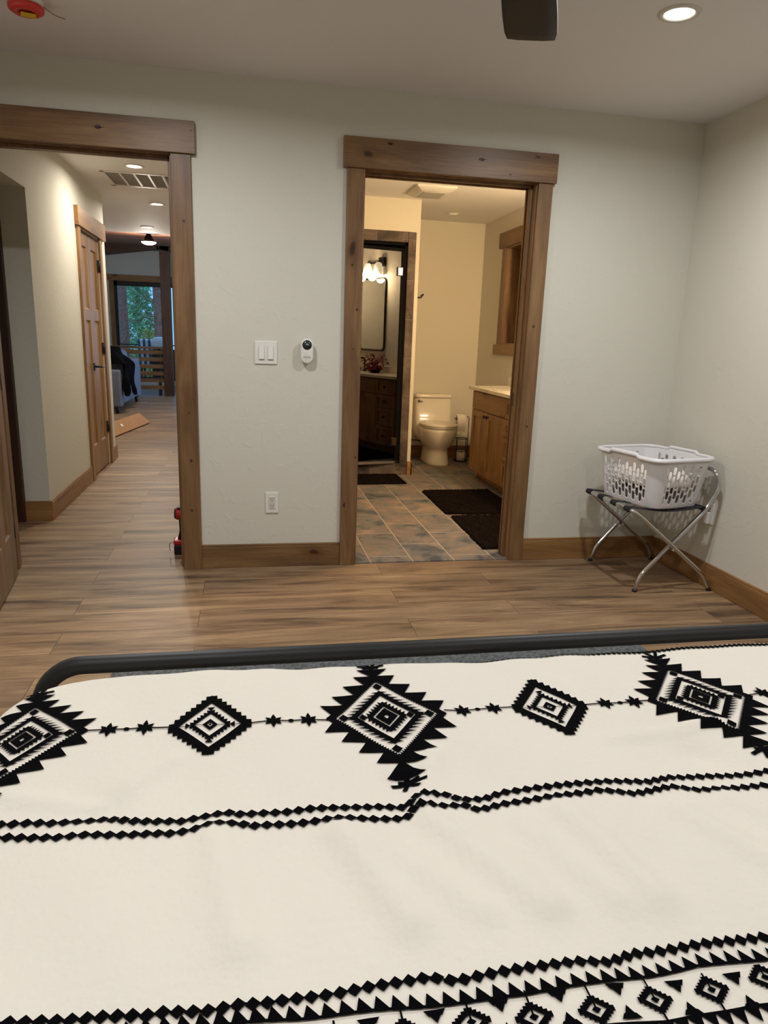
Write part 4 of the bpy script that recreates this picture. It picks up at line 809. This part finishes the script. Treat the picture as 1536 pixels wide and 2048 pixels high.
def ztop(x,y):
    h=ZT+.003*math.sin(5.1*x+2.*y+1)+.003*math.sin(7.3*y-3.1*x)+.0022*math.sin(17*x+9*y)+.0009*math.sin(41*x+23*y+2*math.sin(9*x))+.0007*math.sin(29*y-47*x)
    for a,b in TUFT:
        r2=(x-a)**2+(y-b)**2
        h-=.013*math.exp(-r2/.0010)+.010*math.exp(-r2/.02)
    for (ax,ay),(bx,by),w,am in RIDGE:
        ux,uy=bx-ax,by-ay;t=((x-ax)*ux+(y-ay)*uy)/(ux*ux+uy*uy);tc=min(1,max(0,t))
        d2=(x-ax-tc*ux)**2+(y-ay-tc*uy)**2
        h+=am*math.exp(-d2/(w*w))
    return h
def cloth(gx,gy,off=0.):
    d,nx,ny=_sd(gx,gy)
    if d<=0: return gx,gy,ztop(gx,gy)+off
    bx,by=gx-nx*d,gy-ny*d;z0=ztop(bx,by);q=CR*math.pi/2
    if d<q:
        a=d/CR;o=(CR+off)*math.sin(a);return bx+nx*o,by+ny*o,z0-CR+(CR+off)*math.cos(a)
    e=d-q;w=.012*min(1,e/.15)*math.sin(21*(gx*abs(ny)+gy*abs(nx)))
    o=CR+off+.06*e+w
    return bx+nx*o,by+ny*o,z0-CR-e
t=thing('comforter',(.55,-3.4,.6),'cream comforter with black geometric embroidery covering the bed','comforter')
gx0,gx1,gy0,gy1=-.86,1.96,-4.90,-2.08; n1,n2=230,230; m=MB()
m.add([cloth(gx0+(gx1-gx0)*i/n1,gy0+(gy1-gy0)*j/n2) for i in range(n1+1) for j in range(n2+1)],[(i*(n2+1)+j,(i+1)*(n2+1)+j,(i+1)*(n2+1)+j+1,i*(n2+1)+j+1) for i in range(n1) for j in range(n2)],True)
m.build('cover',M['comf'],t,fix=False)
class EMB:
    OFF=.0022
    def __init__(s): s.v=[];s.f=[]
    def tri(s,a,b,c,d=0):
        L=[math.dist(a,b),math.dist(b,c),math.dist(c,a)]; k=L.index(max(L))
        if L[k]>.016 and d<9:
            P=[a,b,c]; p,q,r_=P[k],P[(k+1)%3],P[(k+2)%3]; mid=((p[0]+q[0])/2,(p[1]+q[1])/2); s.tri(p,mid,r_,d+1); s.tri(mid,q,r_,d+1); return
        if (b[0]-a[0])*(c[1]-a[1])-(b[1]-a[1])*(c[0]-a[0])<0: b,c=c,b
        n=len(s.v); s.v+=[cloth(*p,s.OFF) for p in(a,b,c)]; s.f.append((n,n+1,n+2))
    def poly(s,pts):
        for i in range(1,len(pts)-1): s.tri(pts[0],pts[i],pts[i+1])
    def strip(s,pts,w):
        for a,b in zip(pts[:-1],pts[1:]):
            d=Vector((b[0]-a[0],b[1]-a[1])).normalized()*w/2; n=(-d.y,d.x); s.poly([(a[0]+n[0]-d.x*.5,a[1]+n[1]-d.y*.5),(b[0]+n[0]+d.x*.5,b[1]+n[1]+d.y*.5),(b[0]-n[0]+d.x*.5,b[1]-n[1]+d.y*.5),(a[0]-n[0]-d.x*.5,a[1]-n[1]-d.y*.5)])
    def build(s,name,parent):
        m=MB(); m.add(s.v,s.f,True); return m.build(name,M['emb'],parent,fix=False)
def quadmap(Q):
    T_,R_,B_,L_=Q
    def f(a,b):   # corners: T(-1,1) R(1,1) B(1,-1) L(-1,-1)
        u_,v_=(a+1)/2,(b+1)/2; w=((1-u_)*v_,u_*v_,u_*(1-v_),(1-u_)*(1-v_))
        return (sum(k*p[0] for k,p in zip(w,(T_,R_,B_,L_))),sum(k*p[1] for k,p in zip(w,(T_,R_,B_,L_))))
    return f
SIDES=[lambda s,t:(s,t),lambda s,t:(t,-s),lambda s,t:(-s,-t),lambda s,t:(-t,s)]  # s along the side, t outward
def ring(e,f,ro,ri):
    for S_ in SIDES: e.poly([f(*S_(-ri,ri)),f(*S_(ri,ri)),f(*S_(ro,ro)),f(*S_(-ro,ro))])
def lean(side,s0,t0,w,h,n,e,f,along=0):   # horizontal-leaning spikes; lean follows the left/right direction
    for k in range(n):
        a=s0+k*w*1.0
        if side in(0,2): p=(a,t0);tip=(a+along*h,t0+h);q=(a+w,t0)
        else: p=(-a,t0);tip=(-a-along*h,t0+h);q=(-a-w,t0)
        S_=SIDES[side]; e.poly([f(*S_(*p)),f(*S_(*tip)),f(*S_(*q))])
def big(Q,name,par):
    f=quadmap(Q); e=EMB(); rnd=random.Random(3)
    ring(e,f,1.20,1.03)
    for sd in range(4):
        S_=SIDES[sd]
        for k in range(26):   # serration on the inner edge of the band
            a=-1.03+2.06*k/26; w=2.06/26; e.poly([f(*S_(a,1.04)),f(*S_(a+w*.5,.965)),f(*S_(a+w,1.04))])
        lean(sd,-1.20,1.19,.54,.46,4,e,f,1)
        # feather spikes and fringe
        for k in range(9):
            a=-.72+1.44*k/9; w=1.44/9
            a_,b_=(a,a+w*.74); h=.20*(.75+.45*math.sin(math.pi*(k+.7)/9)); s_=1 if sd in(0,2) else 1
            tipx=(a_+b_)/2+(h*.9 if sd in(0,2) else -h*.9); tipx=max(-.86,min(.86,tipx))
            e.poly([f(*S_(a_,.68)),f(*S_(tipx,.68+h)),f(*S_(b_,.68))])
        for k in range(6):
            a=-.34+.68*k/6; w=.68/6; e.poly([f(*S_(a,.38)),f(*S_(a+w*.45,.50)),f(*S_(a+w*.9,.38))])
    ring(e,f,.72,.575); ring(e,f,.40,.27); ring(e,f,.225,.055)
    for (a,b) in((-1,1),(1,1),(1,-1),(-1,-1)):
        c_=.845; r_=.105; e.poly([f(a*c_-r_,b*c_-r_),f(a*c_+r_,b*c_-r_),f(a*c_+r_,b*c_+r_),f(a*c_-r_,b*c_+r_)])
    for (a,b) in((1,1),(-1,-1)): e.poly([f(a*.465-.085,b*.465-.085),f(a*.465+.085,b*.465-.085),f(a*.465+.085,b*.465+.085),f(a*.465-.085,b*.465+.085)])
    # finials at both ends
    for s_ in(1,-1):
        def g(r_,u_):
            if s_>0: u_=1.13+(u_-1.13)*.74
            return f((r_-u_)*s_*1.0,(r_+u_)*s_) if s_>0 else f(-(r_-u_),-(r_+u_))
        e.poly([g(0,1.13),g(.34,1.52),g(-.34,1.52)]); e.poly([g(-.05,1.45),g(.05,1.45),g(.05,1.62),g(-.05,1.62)])
        for (x1,y1) in((.30,1.70),(-.30,1.70),(.12,1.86),(-.14,1.84),(.16,1.58),(-.2,1.58)):
            dx,dy=x1*.25,(y1-1.60)*.25; nrm=math.hypot(x1,y1-1.6)+1e-6; ox,oy=-(y1-1.6)/nrm*.04,x1/nrm*.04
            e.poly([g(ox,1.60+oy),g(x1+ox,y1+oy),g(x1-ox,y1-oy),g(-ox,1.60-oy)])
    return e.build(name,par)
def small(Q,name,par):
    f=quadmap(Q); e=EMB(); ring(e,f,1.36,1.0)
    for S_ in SIDES:
        n=8
        for k in range(n): w=2.6/n; a=-1.3+k*w; e.poly([f(*S_(a,1.35)),f(*S_(a+w/2,1.35+w/2)),f(*S_(a+w,1.35))])
        for k in range(6): w=1.24/6; a=-.62+k*w; e.poly([f(*S_(a,.64)),f(*S_(a+w/2,.64+w*.75)),f(*S_(a+w,.64))])
    ring(e,f,.66,.50); ring(e,f,.25,.10); e.poly([f(-.05,-.05),f(.05,-.05),f(.05,.05),f(-.05,.05)])
    for (a,b) in((-1,1),(1,1),(1,-1),(-1,-1)):
        e.poly([f(a*.62,b*.62),f(a*.92,b*.66),f(a*.66,b*.92)])
    e.strip([f(-.98,-.98),f(-.2,-.2)],.0016); e.strip([f(.98,.98),f(.2,.2)],.0016)
    return e.build(name,par)
BIG2 = [(0.245, -2.5545), (0.3363, -2.6834), (0.2431, -2.7917), (0.1511, -2.6777)]
BIG4 = [(0.8737, -2.5753), (0.9543, -2.7059), (0.8616, -2.8104), (0.7709, -2.6948)]
BIG0 = [(-0.37, -2.5892), (-0.283, -2.6733), (-0.3716, -2.7839), (-0.4376, -2.7014)]
SM1 = [(-0.0679, -2.6075), (-0.0145, -2.682), (-0.0673, -2.7414), (-0.1198, -2.6771)]
SM3 = [(0.5634, -2.6), (0.6115, -2.6846), (0.5522, -2.76), (0.5019, -2.6826)]
S1 = [(-0.3647, -2.8837), (-0.3335, -2.8885), (-0.3001, -2.8875), (-0.2656, -2.8917), (-0.2356, -2.8868), (-0.2097, -2.8845), (-0.1879, -2.8927), (-0.1663, -2.9024), (-0.1314, -2.9126), (-0.0971, -2.92), (-0.0705, -2.9147), (-0.0362, -2.9098), (-0.0118, -2.9198), (0.0441, -2.9244), (0.0869, -2.9227), (0.1335, -2.9269), (0.1772, -2.9291), (0.1906, -2.9288), (0.2225, -2.9362), (0.2417, -2.9178), (0.26, -2.9118), (0.2867, -2.9098), (0.3086, -2.9279), (0.3428, -2.9309), (0.3745, -2.9196), (0.4413, -2.9234), (0.5486, -2.9249), (0.6147, -2.9299), (0.6624, -2.9175), (0.7268, -2.922), (0.8276, -2.9304), (0.9197, -2.9358)]
S2 = [(-0.3556, -2.9114), (-0.3274, -2.9131), (-0.2917, -2.9188), (-0.2558, -2.9244), (-0.218, -2.9235), (-0.1749, -2.931), (-0.1415, -2.9377), (-0.108, -2.9452), (-0.0786, -2.9434), (-0.0621, -2.9396), (-0.0185, -2.9389), (0.0019, -2.9486), (0.0428, -2.9504), (0.1124, -2.951), (0.1719, -2.9581), (0.1848, -2.9586), (0.217, -2.9607), (0.2365, -2.9391), (0.2645, -2.9393), (0.308, -2.9424), (0.3262, -2.9569), (0.3643, -2.9474), (0.4547, -2.9476), (0.5206, -2.9459), (0.5716, -2.959), (0.6448, -2.9442), (0.6813, -2.955), (0.8041, -2.96), (0.8892, -2.9699)]
B1 = [(-0.2787, -3.1975), (-0.2428, -3.1988), (-0.2067, -3.202), (-0.1695, -3.2073), (-0.1456, -3.2102), (-0.0979, -3.2174), (-0.0872, -3.2154), (-0.041, -3.2222), (-0.0077, -3.2221), (0.0041, -3.2251), (0.0468, -3.2224), (0.0928, -3.2241), (0.1341, -3.2223), (0.1834, -3.2193), (0.2106, -3.2295), (0.2579, -3.2288), (0.3482, -3.2266), (0.3849, -3.231), (0.421, -3.2216), (0.5013, -3.2194), (0.5942, -3.2207), (0.674, -3.2249)]
SAW = [(-0.0983, -3.2341), (-0.037, -3.239), (0.0451, -3.246), (0.0847, -3.2474), (0.1289, -3.2497), (0.2165, -3.2547), (0.2752, -3.2566), (0.3607, -3.2542), (0.4194, -3.2505), (0.485, -3.2438), (0.5731, -3.2474), (0.6476, -3.2539)]
SAW2 = [(0.3023, -3.3), (0.4112, -3.3015), (0.4484, -3.2976), (0.5198, -3.2935), (0.6079, -3.2985)]
DIA = [(0.2125, -3.2755), (0.2764, -3.2805), (0.3426, -3.2836), (0.4136, -3.2766), (0.4845, -3.2714), (0.5544, -3.2662)]
C01 = [(-0.276, -2.6705), (-0.2346, -2.6711), (-0.2058, -2.671), (-0.1762, -2.6676), (-0.1385, -2.6743)]
C12 = [(0.0045, -2.6851), (0.0407, -2.6808), (0.0711, -2.6818), (0.102, -2.6804), (0.1221, -2.6828)]
C23 = [(0.3687, -2.6737), (0.3864, -2.6791), (0.4157, -2.6779), (0.4465, -2.6791), (0.4848, -2.677)]
C34 = [(0.6339, -2.6835), (0.6689, -2.6858), (0.6982, -2.6893), (0.7257, -2.6923), (0.748, -2.6935)]
C45 = [(0.9681, -2.7047), (1.0005, -2.6992), (1.0393, -2.7001), (1.0787, -2.7069)]
for q in(BIG0,BIG2,BIG4): big(q,'large_diamond_motif',t)
for q in(SM1,SM3): small(q,'small_diamond_motif',t)
def shift(Q,d): return [(x+d[0],y+d[1]) for x,y in Q]
small(shift(SM3,(.60,-.012)),'small_diamond_motif',t)
def star(e,c,r_,rot=0):
    for k in range(6):
        a=rot+k*math.pi/3; ca,sa=math.cos(a),math.sin(a); e.poly([(c[0]-sa*.0022,c[1]+ca*.0022),(c[0]+ca*r_*.6-sa*.0045,c[1]+sa*r_*.6+ca*.0045),(c[0]+ca*r_,c[1]+sa*r_*1.35),(c[0]+ca*r_*.6+sa*.0045,c[1]+sa*r_*.6-ca*.0045),(c[0]+sa*.0022,c[1]-ca*.0022)])
def disc(e,c,r_,n=10): e.poly([(c[0]+r_*math.cos(2*math.pi*k/n),c[1]+r_*math.sin(2*math.pi*k/n)) for k in range(n)])
for ch in(C01,C12,C23,C34,C45):
    e=EMB(); e.strip([(ch[0][0]-.016,ch[0][1])]+ch[1:-1]+[(ch[-1][0]+.018,ch[-1][1])],.0034); star(e,ch[1],.0165,.5)
    for c_ in(ch[1],ch[3]) if len(ch)>4 else (ch[1],): disc(e,c_,.0055)
    if len(ch)>4: star(e,ch[3],.0165,.5)
    disc(e,ch[2],.0052); e.build('flower_chain',t)
def along(pts,step):
    out=[];acc=0;need=0
    for a,b in zip(pts[:-1],pts[1:]):
        L_=math.dist(a,b)
        while need<=acc+L_: q=(need-acc)/L_ if L_ else 0; out.append((a[0]+(b[0]-a[0])*q,a[1]+(b[1]-a[1])*q)); need+=step
        acc+=L_
    return out
def beads(pts,step,hw,hh,name):
    e=EMB(); P_=along(pts,step)
    for a in P_: e.poly([(a[0]-hw,a[1]),(a[0],a[1]-hh),(a[0]+hw,a[1]),(a[0],a[1]+hh)])
    e.strip(pts,.0022); return e.build(name,t)
def ext(pts,x0,x1): return ([(x0,pts[0][1])] if pts[0][0]>x0 else [])+pts+[(x1,pts[-1][1])]
beads(ext(S1,-.62,1.7),.0166,.0098,.0094,'zigzag_stripe'); beads(ext(S2,-.62,1.7),.0166,.0098,.0094,'zigzag_stripe')
beads(ext(B1,-.62,1.7),.0148,.0084,.0078,'zigzag_stripe')
def saw(pts,step,h,name,lean_=-.25,sg=1):
    e=EMB(); P_=along(pts,step)
    for a,b in zip(P_[:-1],P_[1:]):
        e.poly([a,(b[0],b[1]),(a[0]+(b[0]-a[0])*(.5+lean_),a[1]+h*sg)])
    e.strip(pts,.0036); return e.build(name,t)
saw(ext(SAW,-.62,1.7),.0176,.0152,'sawtooth_stripe'); saw(ext([(-.1,-3.300)]+SAW2,-.62,1.7),.0176,.0150,'sawtooth_stripe',.25,-1)
xs=[DIA[0][0]+.0676*k for k in range(-9,20)]
for x_ in xs:
    e=EMB(); ym=-3.2765; w=.0205; h=.0155; near=min(DIA,key=lambda p:abs(p[0]-x_)); 
    if abs(near[0]-x_)<.02: x_=near[0]; ym=near[1]
    f=quadmap([(x_,ym+h),(x_+w,ym),(x_,ym-h),(x_-w,ym)]); ring(e,f,1.0,.55)
    for S_ in SIDES:
        for k in range(5): w2=1.9/5; a=-.95+k*w2; e.poly([f(*S_(a,.98)),f(*S_(a+w2/2,1.18)),f(*S_(a+w2,.98))])
    e.poly([f(-.26,-.26),f(.26,-.26),f(.26,.26),f(-.26,.26)]); e.strip([(x_,ym),(x_,-3.2530)],.0022); e.strip([(x_,ym-.010),(x_,-3.300)],.0026)
    e.build('border_diamond',t)
    e=EMB(); xm=x_+.034; 
    e.poly([(xm-.0115,-3.2565),(xm+.0115,-3.2565),(xm+.007,-3.263),(xm-.007,-3.263)]); e.poly([(xm-.006,-3.262),(xm+.006,-3.262),(xm,-3.271)])
    e.poly([(xm-.0115,-3.2960),(xm+.0115,-3.2960),(xm+.007,-3.290),(xm-.007,-3.290)]); e.poly([(xm-.006,-3.291),(xm+.006,-3.291),(xm,-3.281)])
    e.build('border_tassel',t)
saw([(-.62,-3.62),(1.7,-3.62)],.0176,.015,'sawtooth_stripe')
# bead edging that runs along the far hem fold, dipping out of sight to the left
hem=[(-.2,-2.60+.085),(.6,-2.517),(.69,-2.516),(.87,-2.511),(1.17,-2.510),(1.5,-2.508)]
hem=[(.45,-2.452),(.60,-2.468),(.71,-2.477),(.83,-2.483),(1.02,-2.488),(1.2,-2.490),(1.5,-2.490)]
beads(hem,.0120,.0075,.0085,'hem_edging')
